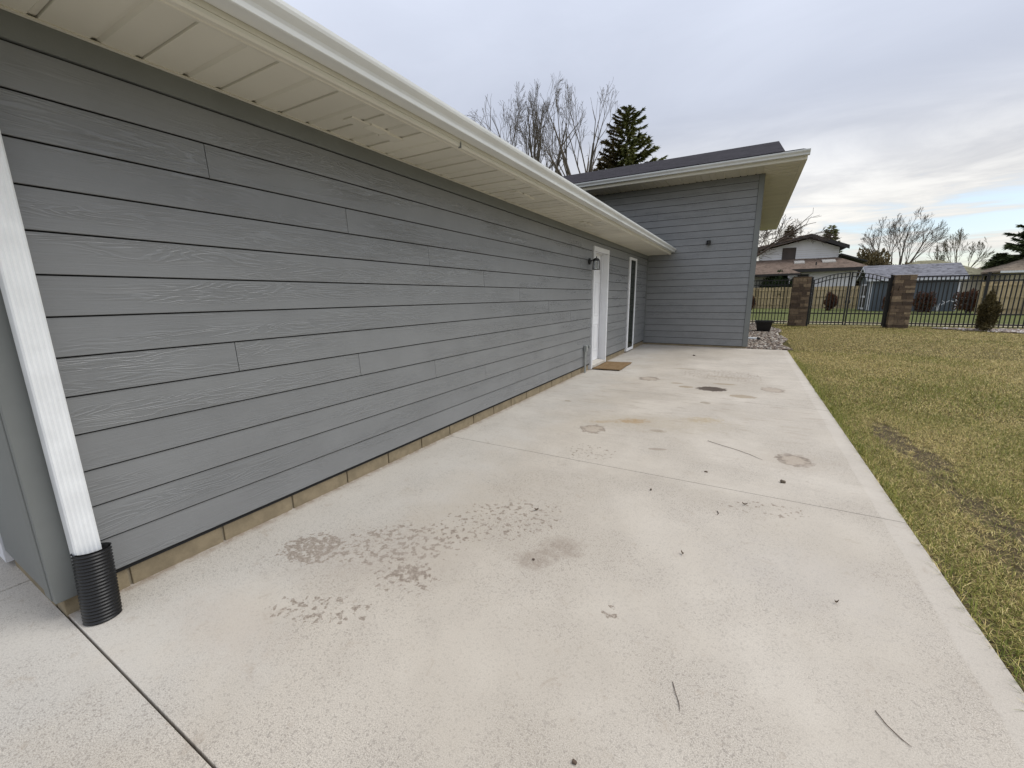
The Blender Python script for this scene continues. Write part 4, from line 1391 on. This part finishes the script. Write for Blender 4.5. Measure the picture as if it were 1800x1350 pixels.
# --- big leafless trees behind the house
KF = (1.05, 0.95, 0.95, 0.9, 0.8)
bare_tree('bare_tree', 'tall leafless tree rising over the gutter, farthest from the spruce', (-20.6, 36.5, GZ), 19.4, 10.5, 21, M_BARKG, clear=0.40, frac=0.6, stems=7, lean=0.62, spread=0.50, up=0.012, kids=KF, maxlev=5, r0=0.24, rmin=0.008)
bare_tree('bare_tree', 'tall leafless many-stemmed tree behind the house next to the spruce', (-13.6, 36.0, GZ), 18.6, 8.4, 8, M_BARKG, clear=0.40, frac=0.6, stems=7, lean=0.58, spread=0.50, up=0.012, kids=KF, maxlev=5, r0=0.26, rmin=0.008)
bare_tree('bare_tree', 'slender leafless tree standing between the two larger bare trees behind the house', (-17.0, 37.0, GZ), 19.6, 7.6, 33, M_BARKG, clear=0.36, frac=0.6, stems=5, lean=0.42, spread=0.50, up=0.012, kids=KF, maxlev=5, r0=0.24, rmin=0.008)
conifer('spruce_tree', 'spruce with a browning side rising above the dark shingle roof', (-9.0, 34.0, GZ), 15.3, 10.0, 4, M_SPRUCE, mat2=M_SPRUCEB, blade=0.42, dens=6.5, gap=0.15, taper=0.62)
# --- ornamental tree beyond the fence, by the white house
bare_tree('bare_tree', 'wide dark leafless tree in front of the white house', (-0.9, 36.5, GZ), 7.9, 12.6, 17, M_BARKB, stems=8, lean=1.6, spread=0.62, up=0.0, kids=(1.1, 1.0, 1.0, 0.95, 0.85), maxlev=5, r0=0.15, rmin=0.009, clear=0.42, frac=0.75)
# --- distance, right
bare_tree('bare_tree', 'big rounded leafless tree behind the blue shed', (17.4, 76.0, GZ), 12.2, 9.4, 44, M_BARKG, stems=6, lean=0.60, spread=0.48, up=0.03, kids=(1.1, 1.0, 1.0, 0.95, 0.85), maxlev=5, r0=0.22, rmin=0.010)
bare_tree('bare_tree', 'smaller pale leafless tree behind the olive roofed house', (23.6, 78.0, GZ), 9.4, 6.0, 45, M_BARKO, stems=4, lean=0.60, spread=0.45, up=0.05, kids=(1.1, 1.0, 1.0, 0.95, 0.85), maxlev=5, r0=0.15, rmin=0.010)
bare_tree('bare_tree', 'low pale leafless tree far off between white house and shed', (11.3, 84.0, GZ), 7.6, 6.0, 46, M_BARKO, stems=4, lean=0.60, spread=0.5, up=0.04, kids=(1.1, 1.0, 1.0, 0.95, 0.85), maxlev=5, r0=0.13, rmin=0.010)
bare_tree('bare_tree', 'pale leafless tree rising behind the ridge of the white house', (3.6, 72.0, GZ), 12.6, 7.5, 47, M_BARKO, stems=4, lean=0.6, spread=0.5, up=0.04, kids=(1.1, 1.0, 1.0, 0.95, 0.85), maxlev=5, r0=0.15, rmin=0.009)
conifer('spruce_tree', 'large dark spruce behind the beige house', (24.6, 61.0, GZ), 10.0, 8.6, 52, M_DARKEV, blade=0.6, dens=5.0, taper=0.6, gap=0.02)
conifer('spruce_tree', 'small dark spruce just above the shed roof', (19.8, 70.0, GZ), 5.9, 2.6, 53, M_DARKEV, blade=0.4, dens=2.4)
conifer('spruce_tree', 'green spruce tip behind the white house roof slope nearer the shed', (8.2, 66.0, GZ), 9.7, 5.4, 54, M_SPRUCE, blade=0.5, dens=2.6, taper=0.7)
conifer('spruce_tree', 'browning spruce behind the white house roof slope nearer the grey wing', (3.9, 66.0, GZ), 10.0, 5.0, 55, M_SPRUCEB, blade=0.5, dens=2.6, taper=0.7)
conifer('spruce_tree', 'dark low spruce beside the big spruce, toward the olive roof', (21.9, 62.0, GZ), 5.2, 4.2, 56, M_DARKEV, blade=0.5, dens=5.0, taper=0.6, gap=0.02)
shrub('brush', 'tan brushy thicket between the white house and the shed roof', (13.2, 70.0, GZ), 2.0, 6.2, 61, M_OLIVEB, None, 9000, 0.34, 'brush')
shrub('brush', 'low tan brush behind the middle of the shed roof', (16.8, 72.0, GZ), 1.8, 5.0, 62, M_OLIVEB, None, 6000, 0.32, 'brush')

# --- shrubs in the neighbour's yard
for i, (x_, y_, r_, h_, lb) in enumerate([
        (0.25, 45.5, 0.45, 1.25, 'dark dormant shrub before the cedar fence, beside the wing wall'),
        (3.75, 45.0, 0.45, 1.45, 'dark red dormant shrub before the cedar fence, seen past the short fence run'),
        (6.15, 44.5, 0.52, 1.45, 'dark red dormant shrub before the cedar fence, between the gate and the shed door'),
        (9.55, 42.3, 0.50, 1.35, 'red brown shrub near the shed corner beside the stone pillar'),
        (11.35, 41.8, 0.66, 1.45, 'round red brown shrub in front of the blue shed wall'),
        (13.05, 40.0, 0.68, 1.65, 'tall red brown shrub at the far corner of the shed'),
        (14.6, 33.0, 0.80, 1.55, 'large dark red shrub before the cedar fence at the end of the metal fence')]):
    shrub('dormant_shrub', lb, (x_, y_, GZ), r_*0.85, h_*0.95, 70+i, M_REDSH, 'dormant red shrubs', 3200, 0.11)
shrub('juniper', 'bronzed upright juniper growing in pale gravel before the metal fence', (7.62, 21.6, GZ), 0.30, 1.34, 90, M_JUNIP, None, 6000, 0.075, 'juniper', 0.25)
for i, (x_, y_, r_, h_, lb) in enumerate([(2.4, 51.75, 1.25, 3.2, 'dark green evergreen bush against the white house'), (4.0, 51.6, 0.9, 2.7, 'smaller dark evergreen bush beside the big one at the white house')]):
    shrub('evergreen_bush', lb, (x_, y_, GZ), r_, h_, 95+i, M_HEDGE, 'evergreen bushes', 12000, 0.24)
# bent pale ornament by the shed
wr = empty('wire_ornament', (12.35, 42.6, GZ), 'pale bent wire garden ornament before the shed wall', 'ornament')
for k in range(4):
    a = (k-1.5)*0.42
    pts_ = [(12.35, 42.6, GZ), (12.35+a*0.3, 42.6, 0.5), (12.35+a*0.9, 42.6, 0.78), (12.35+a*1.5, 42.6, 0.66), (12.35+a*1.7, 42.6, 0.42)]
    part(MB().tube(pts_, 0.022, 5), 'wire', M_SHEDW, wr)

# ================================================================== CEDAR FENCES
def cedar_fence(label, x0, x1, y0, top, grp='cedar privacy fences', pw=0.14, rails=(0.35, 1.05, 1.75)):
    f_ = empty('wooden_fence', ((x0+x1)/2, y0, 0), label, 'fence', grp)
    n_ = int((x1-x0)/pw)
    rr = random.Random(int(x0*10)+3)
    for i in range(n_):
        x_ = x0+pw*(i+0.5)
        ubox('picket', M_CEDAR, f_, (x_, y0+0.03+rr.uniform(-.006, .006), (top+GZ)/2+rr.uniform(-.02, .02)), (pw-0.012, 0.02, top-GZ), 'cedar')
    seg = 2.4
    m_ = int(math.ceil((x1-x0)/seg))
    for i in range(m_+1):
        x_ = min(x1, x0+seg*i)
        ubox('post', M_CEDAR, f_, (x_, y0-0.035, (top-0.1+GZ)/2), (0.10, 0.09, top-0.1-GZ), 'cedar')
        if i < m_:
            xb_ = min(x1, x0+seg*(i+1))
            for r_ in rails:
                ubox('rail', M_CEDAR, f_, ((x_+xb_)/2, y0-0.005, r_), (xb_-x_-0.10, 0.045, 0.09), 'cedar')
    return f_


cedar_fence('weathered cedar fence running behind the gate to the shed', -4.0, 9.6, 50.0, 2.05)
cedar_fence('weathered cedar fence beyond the shed toward the beige house', 12.9, 24.0, 38.2, 2.0, rails=(0.30, 1.05, 1.80))

# ================================================================== SHED
SX0, SX1, SY0, SY1 = 8.55, 13.75, 44.0, 47.6
SH = 2.55
shed = empty('shed', ((SX0+SX1)/2, (SY0+SY1)/2, 0), 'blue grey garden shed with white trim and grey shingle roof', 'shed')
sb = MB()
sb.box(SX0, SX1, SY0, SY1, -0.05, SH)
sr = (SY0+SY1)/2
sb.prism([(SY0, SH), (SY1, SH), (sr, SH+0.98)], 0, SX0, SX1)
sw = part(sb, 'wall', M_SHED, shed)
x_ = SX0+0.10
while x_ < SX1-0.1:
    ubox('batten', M_SHED, sw, (x_, SY0-0.008, SH/2), (0.035, 0.016, SH-0.05), 'shedw')
    x_ += 0.405
for x_ in (SX0+0.04, SX1-0.06):
    ubox('corner_trim', M_SHEDW, sw, (x_, SY0-0.012, SH/2), (0.15, 0.03, SH-0.02), 'shedtrim')
ubox('corner_trim', M_SHEDW, sw, (SX0-0.014, SY0+0.06, SH/2), (0.03, 0.12, SH-0.02), 'shedtrim')
rf = MB()
ov = 0.28
rise = 0.98/(sr-SY0)
ze = SH-ov*rise
rf.prism([(SY0-ov, ze+0.03), (SY0-ov, ze+0.09), (sr, SH+0.98+0.09), (SY1+ov, ze+0.09), (SY1+ov, ze+0.03), (sr, SH+0.98+0.03)], 0, SX0-0.30, SX1+0.35)
sroof = part(rf, 'roof', M_ROOFG, shed)
part(MB().box(SX0-0.28, SX1+0.33, SY0-ov-0.025, SY0-ov-0.001, ze-0.09, ze+0.07), 'fascia', M_SHEDW, sroof)
for sg in (0, 1):
    ya = SY0-ov if sg == 0 else SY1+ov
    part(MB().prism([(ya, ze+0.028), (sr, SH+0.98+0.028), (sr, SH+0.98-0.12), (ya, ze-0.11)], 0, SX0-0.325, SX0-0.301), 'rake_board', M_SHEDW, sroof)
dr = part(MB().box(SX0-0.045, SX0-0.002, SY0+0.75, SY0+2.75, 0.05, 2.12), 'door', M_SHEDW, shed)
for q in range(2):
    for r_ in range(2):
        part(MB().box(SX0-0.052, SX0-0.046, SY0+0.86+q*0.98, SY0+1.60+q*0.98, 0.20+r_*0.98, 1.02+r_*0.98), 'door_panel', M_DBROWN, dr)

# ================================================================== WHITE NEIGHBOUR HOUSE
nh = empty('white_house', (5, 58, 0), 'white two-storey house with brown shingle roofs beyond the cedar fence', 'house')
up_ = MB()
up_.box(0.8, 8.15, 58.0, 66.0, 3.5, 6.15)
up_.prism([(0.8, 6.15), (8.15, 6.15), (8.15, 6.28), (5.4, 7.35), (0.8, 6.28)], 1, 58.0, 66.0)
nw_ = part(up_, 'upper_wall', M_HWALL, nh)
for k in range(8):
    part(MB().box(0.85, 8.10, 57.985, 57.999, 4.6+k*0.22, 4.615+k*0.22), 'lap_line', M_BEIGE, nw_)
def slope_roof(x0, z0, x1, z1, y0, y1, t=0.16):
    return MB().prism([(x0, z0), (x1, z1), (x1, z1+t), (x0, z0+t)], 1, y0, y1)
part(slope_roof(5.4, 7.62, 8.85, 6.22, 57.0, 66.6), 'roof', M_DBROWN, nh)
part(slope_roof(-1.2, 6.15, 5.39, 7.62, 57.0, 66.6), 'roof', M_ROOFB, nh)
rkk = MB().prism([(-1.2, 5.92), (5.4, 7.40), (8.85, 5.98), (8.85, 6.24), (5.4, 7.64), (-1.2, 6.16)], 1, 56.94, 56.99)
part(rkk, 'rake_board', M_DBROWN, nh)
part(MB().box(2.95, 4.25, 57.95, 57.99, 4.5, 6.5), 'brown_panel', M_BROWNP, nw_)
part(slope_roof(8.3, 5.45, 10.6, 4.60, 57.5, 66.0), 'lower_roof', M_DBROWN, nh)
# front single-storey part
lw = part(MB().box(-3.0, 9.3, 54.0, 57.9, -0.05, 3.85), 'lower_wall', M_HWALL, nh)
lr = MB()
lr.add([(-3.6, 53.2, 3.92), (10.1, 53.2, 3.92), (8.2, 57.94, 5.22), (-3.6, 57.94, 5.22), (-3.6, 53.2, 3.86), (10.1, 53.2, 3.86), (8.2, 57.94, 5.12), (-3.6, 57.94, 5.12)],
       [(0, 1, 2, 3), (7, 6, 5, 4), (0, 4, 5, 1), (1, 5, 6, 2), (2, 6, 7, 3), (3, 7, 4, 0)])
lro = part(lr, 'front_roof', M_ROOFB, nh)
part(MB().box(-3.6, 10.1, 53.16, 53.199, 3.58, 3.90), 'fascia', M_DBROWN, lro)
for (a, b) in ((4.05, 5.0), (6.55, 7.7)):
    y0_, y1_ = 55.6, 56.7
    z0_ = 3.92+(y0_-53.2)*0.2743; z1_ = 3.92+(y1_-53.2)*0.2743
    sk = MB().add([(a, y0_, z0_), (b, y0_, z0_), (b, y1_, z1_), (a, y1_, z1_), (a, y0_, z0_+0.10), (b, y0_, z0_+0.10), (b, y1_, z1_+0.10), (a, y1_, z1_+0.10)],
                  [(3, 2, 1, 0), (4, 5, 6, 7), (0, 1, 5, 4), (1, 2, 6, 5), (2, 3, 7, 6), (3, 0, 4, 7)])
    part(sk, 'skylight', M_SKYL, lro)
part(MB().tube([(5.9, 54.6, 4.2), (5.9, 54.6, 4.62)], 0.06, 8), 'vent_pipe', M_DBROWN, lro)
part(MB().box(4.35, 5.35, 53.95, 53.998, 0.0, 3.4), 'window', M_DBROWN, lw)
# forward wing nearer the viewer
fw_ = part(MB().box(-5.0, 3.6, 51.2+2.2, 53.9, -0.05, 3.2), 'porch_wall', M_HWALL, nh)
fr_ = MB()
fr_.add([(-5.0, 51.0, 3.42), (4.35, 51.0, 3.42), (2.6, 53.9, 4.45), (-5.0, 53.9, 4.45), (-5.0, 51.0, 3.34), (4.35, 51.0, 3.34), (2.6, 53.9, 4.35), (-5.0, 53.9, 4.35)],
        [(0, 1, 2, 3), (7, 6, 5, 4), (0, 4, 5, 1), (1, 5, 6, 2), (2, 6, 7, 3), (3, 7, 4, 0)])
fro = part(fr_, 'porch_roof', M_ROOFB, nh)
part(MB().box(-5.0, 4.35, 50.97, 50.999, 3.22, 3.40), 'fascia', M_DBROWN, fro)

# ================================================================== OTHER HOUSES
bh = empty('beige_house', (25, 58, 0), 'beige house with tan hip roof beside the dark spruce', 'house')
part(MB().box(20.9, 32, 57.0, 66, -0.05, 3.15), 'wall', M_BEIGE, bh)
hr = MB().add([(20.1, 56.2, 3.12), (33, 56.2, 3.12), (33, 67, 3.12), (20.1, 67, 3.12), (24.2, 61.5, 5.15), (29, 61.5, 5.15),
               (20.1, 56.2, 3.26), (33, 56.2, 3.26), (33, 67, 3.26), (20.1, 67, 3.26)],
              [(3, 2, 1, 0), (6, 7, 5, 4), (7, 8, 5), (8, 9, 4, 5), (9, 6, 4), (0, 1, 7, 6), (1, 2, 8, 7), (2, 3, 9, 8), (3, 0, 6, 9)])
hro = part(hr, 'roof', M_ROOFT, bh)
part(MB().box(20.05, 33, 56.15, 56.195, 3.06, 3.24), 'fascia', M_HWALL, hro)
part(MB().box(22.0, 23.2, 56.95, 56.998, 1.2, 2.6), 'window', M_DBROWN, bh)
oh = empty('olive_house', (18, 62, 0), 'low house with olive hip roof glimpsed behind the shed', 'house')
part(MB().box(13.2, 20.6, 60.6, 68, -0.05, 3.0), 'wall', M_BEIGE, oh)
hr = MB().add([(12.5, 59.9, 2.95), (21.3, 59.9, 2.95), (21.3, 68.7, 2.95), (12.5, 68.7, 2.95), (16.2, 64, 4.85), (18.0, 64, 4.85),
               (12.5, 59.9, 3.08), (21.3, 59.9, 3.08), (21.3, 68.7, 3.08), (12.5, 68.7, 3.08)],
              [(3, 2, 1, 0), (6, 7, 5, 4), (7, 8, 5), (8, 9, 4, 5), (9, 6, 4), (0, 1, 7, 6), (1, 2, 8, 7), (2, 3, 9, 8), (3, 0, 6, 9)])
part(hr, 'roof', M_ROOFO, oh)
part(MB().box(18.0, 19.0, 60.55, 60.598, 1.0, 2.3), 'window', M_DBROWN, oh)

# ================================================================== GRASS
def bed2_mask(x, y): return in_bed2(np.maximum(x, 6.56), y) & (x > 6.55)


def patch(x, y):
    """smooth pseudo noise in 0..1 for turf colour"""
    return 0.5+0.5*(np.sin(x*1.3+1.7*np.sin(y*0.55))*np.sin(y*0.9+1.3*np.sin(x*0.7+1.0))*0.6+np.sin(x*3.1+y*2.3+np.sin(y*2.9))*0.25+np.sin(x*7.3-y*5.1)*0.15)


def make_grass(name, x0, x1, y0, y1, dens, ln, wd, seed):
    r_ = np.random.default_rng(seed)
    n_ = int((x1-x0)*(y1-y0)*dens)
    x = r_.uniform(x0, x1, n_); y = r_.uniform(y0, y1, n_)
    # bare earth scars near the patio
    bare = np.zeros(n_)
    for (cx, cy, rx, ry, st) in SCARS:
        q = ((x-cx)/rx)**2+((y-cy)/ry)**2+0.5*np.sin(x*31+y*17)+0.4*np.sin(y*43)
        bare = np.maximum(bare, st*(q < 1.0))
    keep = (r_.uniform(0, 1, n_) > bare) & ~bed2_mask(x, y) & ~((x < 1.16) & (y > 12.6) & (y < 22))
    x, y, = x[keep], y[keep]; n_ = len(x)
    pt = patch(x, y)
    edge = np.clip((1.35-x)/0.33, 0, 1)
    green_p = np.clip(-0.14+0.80*pt+0.35*edge-0.22*np.clip((y-5)/9, 0, 1), 0.05, 0.8)
    g = r_.uniform(0, 1, n_) < green_p
    L = ln*r_.uniform(0.5, 1.25, n_)*(1+0.25*pt)*(1+0.3*g)
    az = r_.uniform(0, 2*np.pi, n_)+0.6
    tilt = np.where(g, r_.uniform(0.25, 1.25, n_), r_.uniform(0.8, 1.5, n_))
    dx = np.cos(az)*np.sin(tilt); dy = np.sin(az)*np.sin(tilt); dz_ = np.cos(tilt)
    w = wd*r_.uniform(0.6, 1.2, n_)
    sx, sy = -np.sin(az)*w, np.cos(az)*w
    zb = np.full(n_, GZ-0.002)
    b = np.stack([x, y, zb+r_.uniform(0, 0.018, n_)], 1)
    s = np.stack([sx, sy, np.zeros(n_)], 1)
    m_ = b+np.stack([dx*L*0.55, dy*L*0.55, dz_*L*0.62], 1)
    t = b+np.stack([dx*L*1.05, dy*L*1.05, np.maximum(dz_*L*0.85, 0.002)], 1)
    V = np.stack([b-s, b+s, m_+s*0.8, m_-s*0.8, t], 1)        # 5 verts
    base = (np.arange(n_)*5)[:, None]
    F = (base+np.array([[0, 1, 4]])).reshape(-1) if dens < 3000 else np.concatenate([base+np.array([[0, 1, 2]]), base+np.array([[0, 2, 3]]), base+np.array([[3, 2, 4]])], 1).reshape(-1)
    straw = np.array([[0.46, 0.35, 0.125], [0.37, 0.29, 0.10], [0.56, 0.45, 0.20], [0.24, 0.17, 0.07], [0.30, 0.27, 0.075]])
    grn = np.array([[0.165, 0.190, 0.026], [0.115, 0.150, 0.022], [0.235, 0.24, 0.040], [0.28, 0.26, 0.056]])
    C = np.where(g[:, None], grn[r_.integers(0, len(grn), n_)], straw[r_.integers(0, len(straw), n_)]*1.30)*r_.uniform(0.75, 1.2, (n_, 1))
    A = np.concatenate([np.repeat(C, 5, 0), np.ones((n_*5, 1))], 1)
    me = raw_mesh(name, V.reshape(-1, 3), F, 3, {'col': A})
    o = place(name, me, M_BLADE)
    return o


gz1 = make_grass('grass', 1.002, 4.0, 0.5, 6.5, 17000, 0.033, 0.0010, 1)
tag(gz1, 'short straw and green grass blades beside the patio edge', 'grass', kind='stuff')
gz6 = make_grass('grass', 1.001, 1.07, 0.5, 12.5, 9000, 0.062, 0.0013, 9)
tag(gz6, 'longer green grass fringe creeping along the open patio edge', 'grass', kind='stuff')
gz2 = make_grass('grass', 1.005, 6.5, 6.5, 12.6, 6500, 0.038, 0.0016, 2)
tag(gz2, 'short mixed grass blades in the middle of the lawn', 'grass', kind='stuff')
gz3 = make_grass('grass', 1.05, 13.0, 12.6, 23.6, 1900, 0.048, 0.0032, 3)
tag(gz3, 'dry straw coloured grass in front of the black metal fence', 'grass', kind='stuff')
gz4 = make_grass('grass', 4.0, 9.0, 0.5, 6.5, 1500, 0.050, 0.003, 4)
tag(gz4, 'straw and green grass on the open side of the lawn', 'grass', kind='stuff')
gz5 = make_grass('grass', 6.5, 13.0, 6.5, 12.6, 900, 0.055, 0.0045, 5)
tag(gz5, 'sparse straw and green grass far out on the lawn', 'grass', kind='stuff')
